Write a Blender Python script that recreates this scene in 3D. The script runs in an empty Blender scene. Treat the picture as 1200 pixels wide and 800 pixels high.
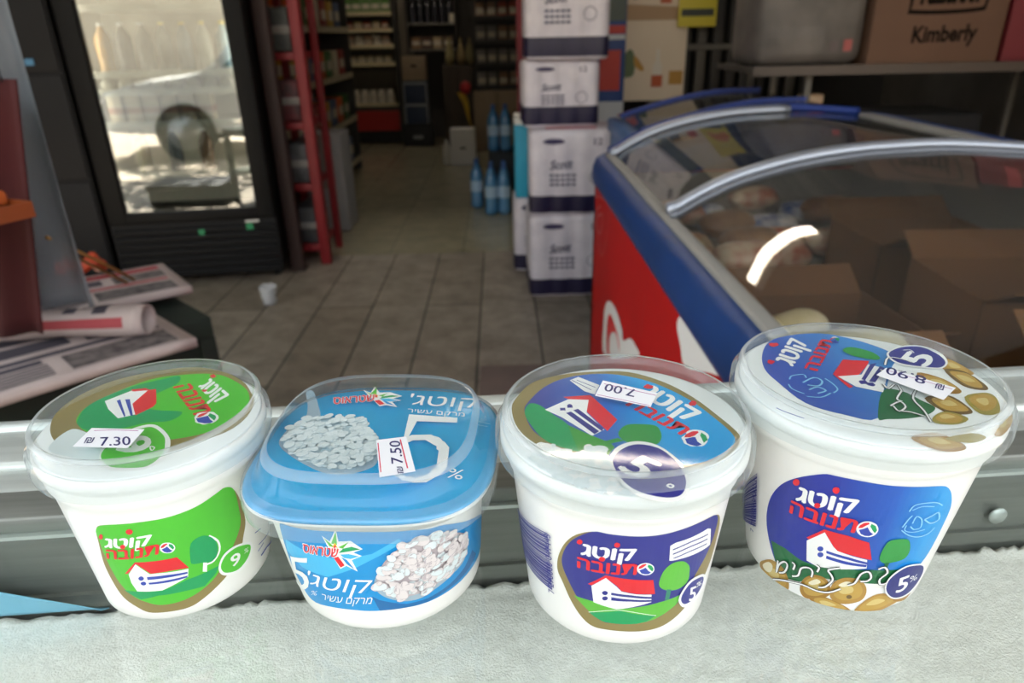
import bpy, bmesh, math, random
from mathutils import Vector, Matrix
from mathutils.geometry import tessellate_polygon
random.seed(7)
R = math.radians
SC = bpy.context.scene
COL = SC.collection
# ---------------------------------------------------------------- camera, sky, sun, exposure
cam = bpy.data.objects.new('camera', bpy.data.cameras.new('camera'))
COL.objects.link(cam)
YAW, PITCH, ROLL = .0113, R(24), -.02
fw = Vector((math.sin(YAW)*math.cos(PITCH), math.cos(YAW)*math.cos(PITCH), -math.sin(PITCH)))
rt = Vector((math.cos(YAW), -math.sin(YAW), 0)); up = rt.cross(fw)
r2 = rt*math.cos(ROLL) + up*math.sin(ROLL); u2 = up*math.cos(ROLL) - rt*math.sin(ROLL)
cam.matrix_world = Matrix(((r2.x, u2.x, -fw.x, 0), (r2.y, u2.y, -fw.y, 0), (r2.z, u2.z, -fw.z, 1.25), (0, 0, 0, 1)))
cam.data.sensor_width = 36; cam.data.lens = 810/1200*36
cam.data.clip_start = .01; cam.data.clip_end = 200
cam.data.dof.use_dof = True; cam.data.dof.focus_distance = .268; cam.data.dof.aperture_fstop = 13
SC.camera = cam
world = bpy.data.worlds.new('sky'); SC.world = world; world.use_nodes = True
bg = world.node_tree.nodes['Background']
bg.inputs[0].default_value = (.90, .95, 1.0, 1); bg.inputs[1].default_value = 1.15
sun = bpy.data.objects.new('sun', bpy.data.lights.new('sun', 'SUN')); COL.objects.link(sun)
sun.data.energy = 11.0; sun.data.angle = R(.6); sun.data.color = (1, .95, .86)
sun.rotation_euler = Vector((.15, .5, -1.25)).to_track_quat('-Z', 'Y').to_euler()
SC.view_settings.view_transform = 'Standard'; SC.view_settings.look = 'None'
SC.view_settings.gamma = 1; SC.view_settings.use_curve_mapping = False
SC.view_settings.exposure = 1.76
try:
    SC.cycles.max_bounces = 10; SC.cycles.transparent_max_bounces = 24; SC.cycles.caustics_reflective = False
    SC.cycles.sample_clamp_indirect = 6
except Exception: pass

# ---------------------------------------------------------------- materials
def lin(h):
    h = h.lstrip('#'); o = []
    for i in (0, 2, 4):
        c = int(h[i:i+2], 16)/255; o.append(c/12.92 if c <= .04045 else ((c+.055)/1.055)**2.4)
    return (*o, 1)
MATS = {}
def M(name, hexc, rough=.5, metal=0, hex2=None, scale=8, bump=0, bscale=None, coat=0, spec=.5, stretch=None, sss=0):
    if name in MATS: return MATS[name]
    m = bpy.data.materials.new(name); m.use_nodes = True; nt = m.node_tree; b = nt.nodes['Principled BSDF']
    b.inputs['Base Color'].default_value = lin(hexc); b.inputs['Roughness'].default_value = rough
    b.inputs['Metallic'].default_value = metal; b.inputs['Specular IOR Level'].default_value = spec
    b.inputs['Coat Weight'].default_value = coat
    if hex2 or bump:
        tc = nt.nodes.new('ShaderNodeTexCoord'); mp = nt.nodes.new('ShaderNodeMapping')
        nt.links.new(tc.outputs['Object'], mp.inputs[0])
        if stretch: mp.inputs['Scale'].default_value = stretch
    if hex2:
        n = nt.nodes.new('ShaderNodeTexNoise'); n.inputs['Scale'].default_value = scale; n.inputs['Detail'].default_value = 5
        r = nt.nodes.new('ShaderNodeValToRGB'); r.color_ramp.elements[0].position = .35; r.color_ramp.elements[1].position = .65
        r.color_ramp.elements[0].color = lin(hexc); r.color_ramp.elements[1].color = lin(hex2)
        nt.links.new(mp.outputs[0], n.inputs['Vector']); nt.links.new(n.outputs['Fac'], r.inputs[0]); nt.links.new(r.outputs[0], b.inputs['Base Color'])
    if bump:
        n2 = nt.nodes.new('ShaderNodeTexNoise'); n2.inputs['Scale'].default_value = bscale or scale; n2.inputs['Detail'].default_value = 4
        bp = nt.nodes.new('ShaderNodeBump'); bp.inputs['Strength'].default_value = bump; bp.inputs['Distance'].default_value = .005
        nt.links.new(mp.outputs[0], n2.inputs['Vector']); nt.links.new(n2.outputs['Fac'], bp.inputs['Height']); nt.links.new(bp.outputs[0], b.inputs['Normal'])
    MATS[name] = m; return m
def clear(name, tint='#ffffff', milk=0., milkcol='#ffffff', ior=1.45, rough=.03, boost=0.):
    if name in MATS: return MATS[name]
    m = bpy.data.materials.new(name); m.use_nodes = True; nt = m.node_tree
    for n in list(nt.nodes): nt.nodes.remove(n)
    N = nt.nodes.new; L = nt.links.new
    out = N('ShaderNodeOutputMaterial'); tr = N('ShaderNodeBsdfTransparent'); tr.inputs[0].default_value = lin(tint)
    gl = N('ShaderNodeBsdfGlossy'); gl.inputs['Roughness'].default_value = rough
    ge = N('ShaderNodeNewGeometry'); dt = N('ShaderNodeVectorMath'); dt.operation = 'DOT_PRODUCT'; L(ge.outputs['Incoming'], dt.inputs[0]); L(ge.outputs['Normal'], dt.inputs[1])
    def math_(op, a, b=None):
        n = N('ShaderNodeMath'); n.operation = op
        for i, q in enumerate((a, b)):
            if q is None: continue
            if isinstance(q, (int, float)): n.inputs[i].default_value = q
            else: L(q, n.inputs[i])
        return n.outputs[0]
    f0 = ((ior-1)/(ior+1))**2; c = math_('ABSOLUTE', dt.outputs['Value']); sch = math_('MULTIPLY', math_('POWER', math_('SUBTRACT', 1, c), 5), 1-f0)
    ad = N('ShaderNodeMath'); ad.operation = 'ADD'; ad.inputs[1].default_value = boost+f0; ad.use_clamp = True
    L(sch, ad.inputs[0])
    mx = N('ShaderNodeMixShader'); L(ad.outputs[0], mx.inputs[0]); L(tr.outputs[0], mx.inputs[1]); L(gl.outputs[0], mx.inputs[2])
    last = mx
    if milk:
        df = N('ShaderNodeBsdfDiffuse'); df.inputs[0].default_value = lin(milkcol)
        tl = N('ShaderNodeBsdfTranslucent'); tl.inputs[0].default_value = lin(milkcol)
        a = N('ShaderNodeMixShader'); a.inputs[0].default_value = .4; L(df.outputs[0], a.inputs[1]); L(tl.outputs[0], a.inputs[2])
        m2 = N('ShaderNodeMixShader'); m2.inputs[0].default_value = milk; L(mx.outputs[0], m2.inputs[1]); L(a.outputs[0], m2.inputs[2]); last = m2
    L(last.outputs[0], out.inputs[0]); MATS[name] = m; return m
def emit(name, hexc, s):
    if name in MATS: return MATS[name]
    m = bpy.data.materials.new(name); m.use_nodes = True; b = m.node_tree.nodes['Principled BSDF']
    b.inputs['Base Color'].default_value = lin(hexc); b.inputs['Emission Color'].default_value = lin(hexc); b.inputs['Emission Strength'].default_value = s
    MATS[name] = m; return m
INK = dict(white='#f4f4f2', navy='#2b2c86', navy2='#262a78', blue='#2d43a8', red='#e0202c', gold='#8d7c48', lime='#4fbf2f', leaf='#5fb83a', leaf2='#3a9a3a',
    hill='#0f9c58', teal='#2c8468', forest='#1f6a3c', tree='#2f9440', olive='#b3893f', olive2='#a5792f', olive3='#6f5428', olive4='#a19243', cream='#efe6c8',
    sky='#8fd0ee', black='#151515', cyan='#46b6e6', blue2='#1290d2', deep='#0a66a6', steel='#9fb4c2', yellow='#f0c62c', crimson='#d83a58', violet='#a83a94',
    ink='#33336a', paper='#eef0f6', pink='#c9747a', darkred='#8d1214', grain='#dfe9ea', curd='#e3dad8', curd2='#e8f0f1', cbase='#bcb1b4', cbase2='#b9cdd4', ol_mid='#c09a48', ol_hi='#d8c07a')
def ink(c):
    if c in INK: return M('print_'+c, INK[c], .38, coat=.15)
    if ('print_'+c) in MATS: return MATS['print_'+c]
    ramps = dict(gradb=((.25, '#23309a'), (.45, '#1f58b8'), (.62, '#2397dc')), gradc=((.18, '#3d3f98'), (.45, '#2c6cc0'), (.62, '#1f9fe0')), gradd=((.1, '#3a4db0'), (.3, '#2f58b4'), (.6, '#3c86cc')))[c]
    m = bpy.data.materials.new('print_'+c); m.use_nodes = True; nt = m.node_tree; b = nt.nodes['Principled BSDF']
    b.inputs['Roughness'].default_value = .38; b.inputs['Coat Weight'].default_value = .15
    uv = nt.nodes.new('ShaderNodeUVMap'); sx = nt.nodes.new('ShaderNodeSeparateXYZ'); r = nt.nodes.new('ShaderNodeValToRGB')
    nt.links.new(uv.outputs[0], sx.inputs[0]); nt.links.new(sx.outputs[0], r.inputs[0]); nt.links.new(r.outputs[0], b.inputs['Base Color'])
    e = r.color_ramp.elements
    e[0].position, e[0].color = ramps[0][0], lin(ramps[0][1]); e[1].position, e[1].color = ramps[2][0], lin(ramps[2][1])
    q = e.new(ramps[1][0]); q.color = lin(ramps[1][1])
    MATS['print_'+c] = m; return m

# ---------------------------------------------------------------- object helpers
def tag(o, label=None, cat=None, group=None, kind=None):
    if label: o['label'] = label
    if cat: o['category'] = cat
    if group: o['group'] = group
    if kind: o['kind'] = kind
    return o
def thing(name, label, cat, loc=(0, 0, 0), rz=0, group=None):
    o = bpy.data.objects.new(name, None); o.empty_display_size = .05; COL.objects.link(o)
    o.location = loc; o.rotation_euler = (0, 0, rz); return tag(o, label, cat, group)
def copy_tree(o, parent=None):
    c = o.copy(); COL.objects.link(c); c.parent = parent
    for ch in list(o.children): copy_tree(ch, c)
    return c
class B:
    """collects shapes into one mesh; each shape takes a material"""
    def __init__(s): s.bm = bmesh.new(); s.mats = []
    def mi(s, m):
        if m not in s.mats: s.mats.append(m)
        return s.mats.index(m)
    def faces(s, verts, fcs, m, smooth=False):
        k = s.mi(m); vs = [s.bm.verts.new(v) for v in verts]
        for f in fcs:
            try:
                q = s.bm.faces.new([vs[i] for i in f]); q.material_index = k; q.smooth = smooth
            except ValueError: pass
        return vs
    def box(s, x0, x1, y0, y1, z0, z1, m, bev=0, rz=0, mat=None):
        b = bmesh.new(); bmesh.ops.create_cube(b, size=1)
        for v in b.verts: v.co = Vector(((x1-x0)*v.co.x, (y1-y0)*v.co.y, (z1-z0)*v.co.z))
        if bev: bmesh.ops.bevel(b, geom=b.edges[:], offset=bev, segments=3, affect='EDGES', profile=.5)
        Mx = Matrix.Translation(((x0+x1)/2, (y0+y1)/2, (z0+z1)/2)) @ Matrix.Rotation(rz, 4, 'Z')
        if mat is not None: Mx = Mx @ mat
        b.verts.index_update()
        s.faces([Mx @ v.co for v in b.verts], [[v.index for v in f.verts] for f in b.faces], m, bool(bev)); b.free()
    def tube(s, pts, r, m, n=8, cap=True, rr=None):
        pts = [Vector(p) for p in pts]; rings = []; vs = []
        t0 = None
        for i, p in enumerate(pts):
            t = (pts[min(i+1, len(pts)-1)] - pts[max(i-1, 0)]).normalized()
            a = t.cross(Vector((0, 0, 1)))
            if a.length < .05: a = t.cross(Vector((0, 1, 0)))
            a.normalize(); b = t.cross(a).normalized(); q = rr[i] if rr else r
            vs += [p + q*(math.cos(2*math.pi*k/n)*a + math.sin(2*math.pi*k/n)*b) for k in range(n)]
        f = [[i*n+k, i*n+(k+1) % n, (i+1)*n+(k+1) % n, (i+1)*n+k] for i in range(len(pts)-1) for k in range(n)]
        if cap: f += [list(range(n))[::-1], [(len(pts)-1)*n+k for k in range(n)]]
        s.faces(vs, f, m, True)
    def lathe(s, prof, m, n=64, c=(0, 0, 0), closed=False, sup=None, rot=0, caps=True):
        """prof: (r, z) list; sup: exponent list for rounded squares"""
        vs = []
        for i, (r, z) in enumerate(prof):
            e = (sup[i] if isinstance(sup, (list, tuple)) else sup) if sup else 2
            for k in range(n):
                t = 2*math.pi*k/n
                q = r if e == 2 else r*(abs(math.cos(t))**e + abs(math.sin(t))**e)**(-1/e)
                vs.append((c[0]+q*math.cos(t+rot), c[1]+q*math.sin(t+rot), c[2]+z))
        L = len(prof); f = []
        for i in range(L if closed else L-1):
            j = (i+1) % L
            f += [[i*n+k, i*n+(k+1) % n, j*n+(k+1) % n, j*n+k] for k in range(n)]
        if not closed and caps:
            if prof[0][0] > 1e-6: f.append([k for k in range(n)][::-1])
            if prof[-1][0] > 1e-6: f.append([(L-1)*n+k for k in range(n)])
        s.faces(vs, f, m, True)
    def prism(s, pts, axis, a, b, m):
        """pts 2D outline extruded along axis from a to b"""
        def p3(p, t): return {'x': (t, p[0], p[1]), 'y': (p[0], t, p[1]), 'z': (p[0], p[1], t)}[axis]
        n = len(pts); tris = tessellate_polygon([[Vector((p[0], p[1], 0)) for p in pts]])
        s.faces([p3(p, a) for p in pts] + [p3(p, b) for p in pts],
                [list(t) for t in tris] + [[i+n for i in t] for t in tris] + [[i, (i+1) % n, n+(i+1) % n, n+i] for i in range(n)], m)
    def grid(s, fn, nu, nv, m, smooth=True, closeu=False):
        vs = [fn(i/nu, j/nv) for i in range(nu+(0 if closeu else 1)) for j in range(nv+1)]
        nn = nu if closeu else nu+1
        f = [[i*(nv+1)+j, ((i+1) % nn)*(nv+1)+j, ((i+1) % nn)*(nv+1)+j+1, i*(nv+1)+j+1] for i in range(nu) for j in range(nv)]
        s.faces(vs, f, m, smooth)
    def text(s, body, m, bl, br, h, normal_off, up=(0, 0, 1), bold=0, both=None):
        """flat lettering between bl and br (3D), standing along up"""
        v, f = glyphs(body, bold); x0 = min(p[0] for p in v); x1 = max(p[0] for p in v); y1 = max(p[1] for p in v)
        bl, br, up, no = Vector(bl), Vector(br), Vector(up), Vector(normal_off)
        s.faces([bl + (br-bl)*((p[0]-x0)/(x1-x0)) + up*(h*p[1]/y1) + no for p in v], f, m)
    def out(s, name, parent=None, solid=0, rim=True, loc=None, doubles=0, smooth_angle=None):
        if doubles: bmesh.ops.remove_doubles(s.bm, verts=s.bm.verts, dist=doubles)
        bmesh.ops.recalc_face_normals(s.bm, faces=s.bm.faces)
        me = bpy.data.meshes.new(name); s.bm.to_mesh(me); s.bm.free()
        for m in s.mats: me.materials.append(m)
        o = bpy.data.objects.new(name, me); COL.objects.link(o); o.parent = parent
        if loc: o.location = loc
        if solid:
            k = o.modifiers.new('thickness', 'SOLIDIFY'); k.thickness = solid; k.offset = 0; k.use_rim = rim
        return o
GL = {}
def glyphs(body, bold=0, shear=0):
    key = (body, bold, shear)
    if key in GL: return GL[key]
    if any('\u0590' <= ch <= '\u05ff' for ch in body): txt = body[::-1]
    else: txt = body
    c = bpy.data.curves.new('t', 'FONT'); c.body = txt; c.size = 1; c.offset = bold; c.shear = shear; c.resolution_u = 3
    o = bpy.data.objects.new('t', c); COL.objects.link(o)
    me = o.evaluated_get(bpy.context.evaluated_depsgraph_get()).to_mesh()
    r = ([(v.co.x, v.co.y) for v in me.vertices], [list(p.vertices) for p in me.polygons])
    o.to_mesh_clear(); bpy.data.objects.remove(o); bpy.data.curves.remove(c)
    GL[key] = r; return r
def spline(pts, closed=True, k=4):
    out = []; n = len(pts)
    for i in range(n if closed else n-1):
        g = lambda j: pts[j % n] if closed else pts[max(0, min(n-1, j))]
        p0, p1, p2, p3 = g(i-1), g(i), g(i+1), g(i+2)
        for q in range(k):
            t = q/k
            out.append(tuple(.5*(2*p1[d]+(p2[d]-p0[d])*t+(2*p0[d]-5*p1[d]+4*p2[d]-p3[d])*t*t+(3*p1[d]-p0[d]-3*p2[d]+p3[d])*t**3) for d in (0, 1)))
    if not closed: out.append(tuple(pts[-1]))
    return out
def inside(p, poly):
    c = False; n = len(poly)
    for i in range(n):
        a, b = poly[i], poly[i-1]
        if (a[1] > p[1]) != (b[1] > p[1]) and p[0] < (b[0]-a[0])*(p[1]-a[1])/(b[1]-a[1])+a[0]: c = not c
    return c
def artwork(items, name, parent, mapper, cut=0, eps=.000012, solid=0, size=1.):
    """printed picture: flat coloured shapes in millimetres, laid on a surface by mapper(u, v, lift)"""
    bm = bmesh.new(); uvl = bm.loops.layers.uv.new('UVMap'); mats = []; layer = [0]
    def add(vs, fs, col):
        layer[0] += 1; z = layer[0]*eps; m = ink(col)
        if m not in mats: mats.append(m)
        k = mats.index(m); bv = [bm.verts.new((p[0], p[1], z)) for p in vs]
        for f in fs:
            try: q = bm.faces.new([bv[i] for i in f]); q.material_index = k
            except ValueError: pass
    def poly(pts, col):
        t = tessellate_polygon([[Vector((p[0], p[1], 0)) for p in pts]])
        add(pts, [list(x) for x in t], col)
    def stroke(pts, w, col):
        pts = spline(pts, False, 3); vs = []; fs = []; n = len(pts)
        for i, p in enumerate(pts):
            a, b = pts[max(i-1, 0)], pts[min(i+1, n-1)]; dx, dy = b[0]-a[0], b[1]-a[1]; L = math.hypot(dx, dy) or 1
            vs += [(p[0]-dy/L*w/2, p[1]+dx/L*w/2), (p[0]+dy/L*w/2, p[1]-dx/L*w/2)]
        fs = [[2*i, 2*i+1, 2*i+3, 2*i+2] for i in range(n-1)]
        add(vs, fs, col)
    rnd = random.Random(3)
    for it in items:
        k, col = it[0], it[1]
        if k == 'poly': poly(it[2], col)
        elif k == 'blob': poly(spline(it[2]), col)
        elif k == 'stroke': stroke(it[3], it[2], col)
        elif k == 'text':
            v, f = glyphs(it[2]); x0 = min(p[0] for p in v); x1 = max(p[0] for p in v); y1 = max(p[1] for p in v)
            a, b, t = it[3], it[4], it[5]
            for du, dv in (((0, 0), (it[6], 0), (-it[6], 0), (0, it[6]*.6), (0, -it[6]*.6)) if it[6] else ((0, 0),)):
                w = [((p[0]+du-x0)/(x1-x0), (p[1]+dv)/y1) for p in v]
                add([(a[0]+(b[0]-a[0])*p[0]+(t[0]-a[0])*p[1], a[1]+(b[1]-a[1])*p[0]+(t[1]-a[1])*p[1]) for p in w], f, col); layer[0] -= .7
            layer[0] += 1
        elif k == 'bars':
            a, b, c, d = it[2]; t = 0.; n = 0; lerp = lambda p, q, s: (p[0]+(q[0]-p[0])*s, p[1]+(q[1]-p[1])*s)
            while t < .985:
                w = rnd.choice((.012, .012, .024, .036)); e = min(1, t+w)
                l0, l1, r0, r1 = lerp(a, d, t), lerp(a, d, e), lerp(b, c, t), lerp(b, c, e)
                poly([l0, r0, r1, l1], col); layer[0] -= 1
                t = e+rnd.choice((.008, .01, .02))
            layer[0] += 1
        elif k in ('curd', 'grain'):
            pl = spline(it[2]); base = {'curd': 'cbase', 'curd2': 'cbase2', 'grain': 'curd2'}[col]
            poly(pl, base); xs = [p[0] for p in pl]; ys = [p[1] for p in pl]
            A_ = (max(xs)-min(xs))*(max(ys)-min(ys)); n = int(A_/3.6); r0 = 2.1
            for q in range(n):
                p = (rnd.uniform(min(xs), max(xs)), rnd.uniform(min(ys), max(ys)))
                if not inside(p, pl): continue
                r = r0*rnd.uniform(.6, 1.25); an = rnd.uniform(0, 3.1); e = rnd.uniform(.55, .9)
                sh = []
                for j in range(7):
                    th = j*2*math.pi/7; rr = r*rnd.uniform(.8, 1.15)
                    sh.append((p[0]+rr*(math.cos(th)*math.cos(an)-e*math.sin(th)*math.sin(an)), p[1]+rr*(math.cos(th)*math.sin(an)+e*math.sin(th)*math.cos(an))))
                off = [(a[0]+.18, a[1]-.22) for a in sh]
                poly(spline(off, True, 2), base); layer[0] -= .8; poly(spline(sh, True, 2), col if rnd.random() < .6 else 'grain' if col != 'grain' else 'white'); layer[0] -= .8
            layer[0] += 1
    bmesh.ops.triangulate(bm, faces=[f for f in bm.faces if len(f.verts) > 4])
    if cut:
        us = [v.co.x for v in bm.verts]; u = math.floor(min(us)/cut)*cut
        while u < max(us):
            bmesh.ops.bisect_plane(bm, geom=bm.verts[:]+bm.edges[:]+bm.faces[:], plane_co=(u, 0, 0), plane_no=(1, 0, 0), dist=1e-5); u += cut
    for f in bm.faces:
        for l in f.loops: l[uvl].uv = (l.vert.co.x/100+.5, l.vert.co.y/100+.5)
    for v in bm.verts: v.co = mapper(v.co.x*size, v.co.y*size, v.co.z)
    me = bpy.data.meshes.new(name); bm.to_mesh(me); bm.free()
    for m in mats: me.materials.append(m)
    o = bpy.data.objects.new(name, me); COL.objects.link(o); o.parent = parent
    return o
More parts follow.
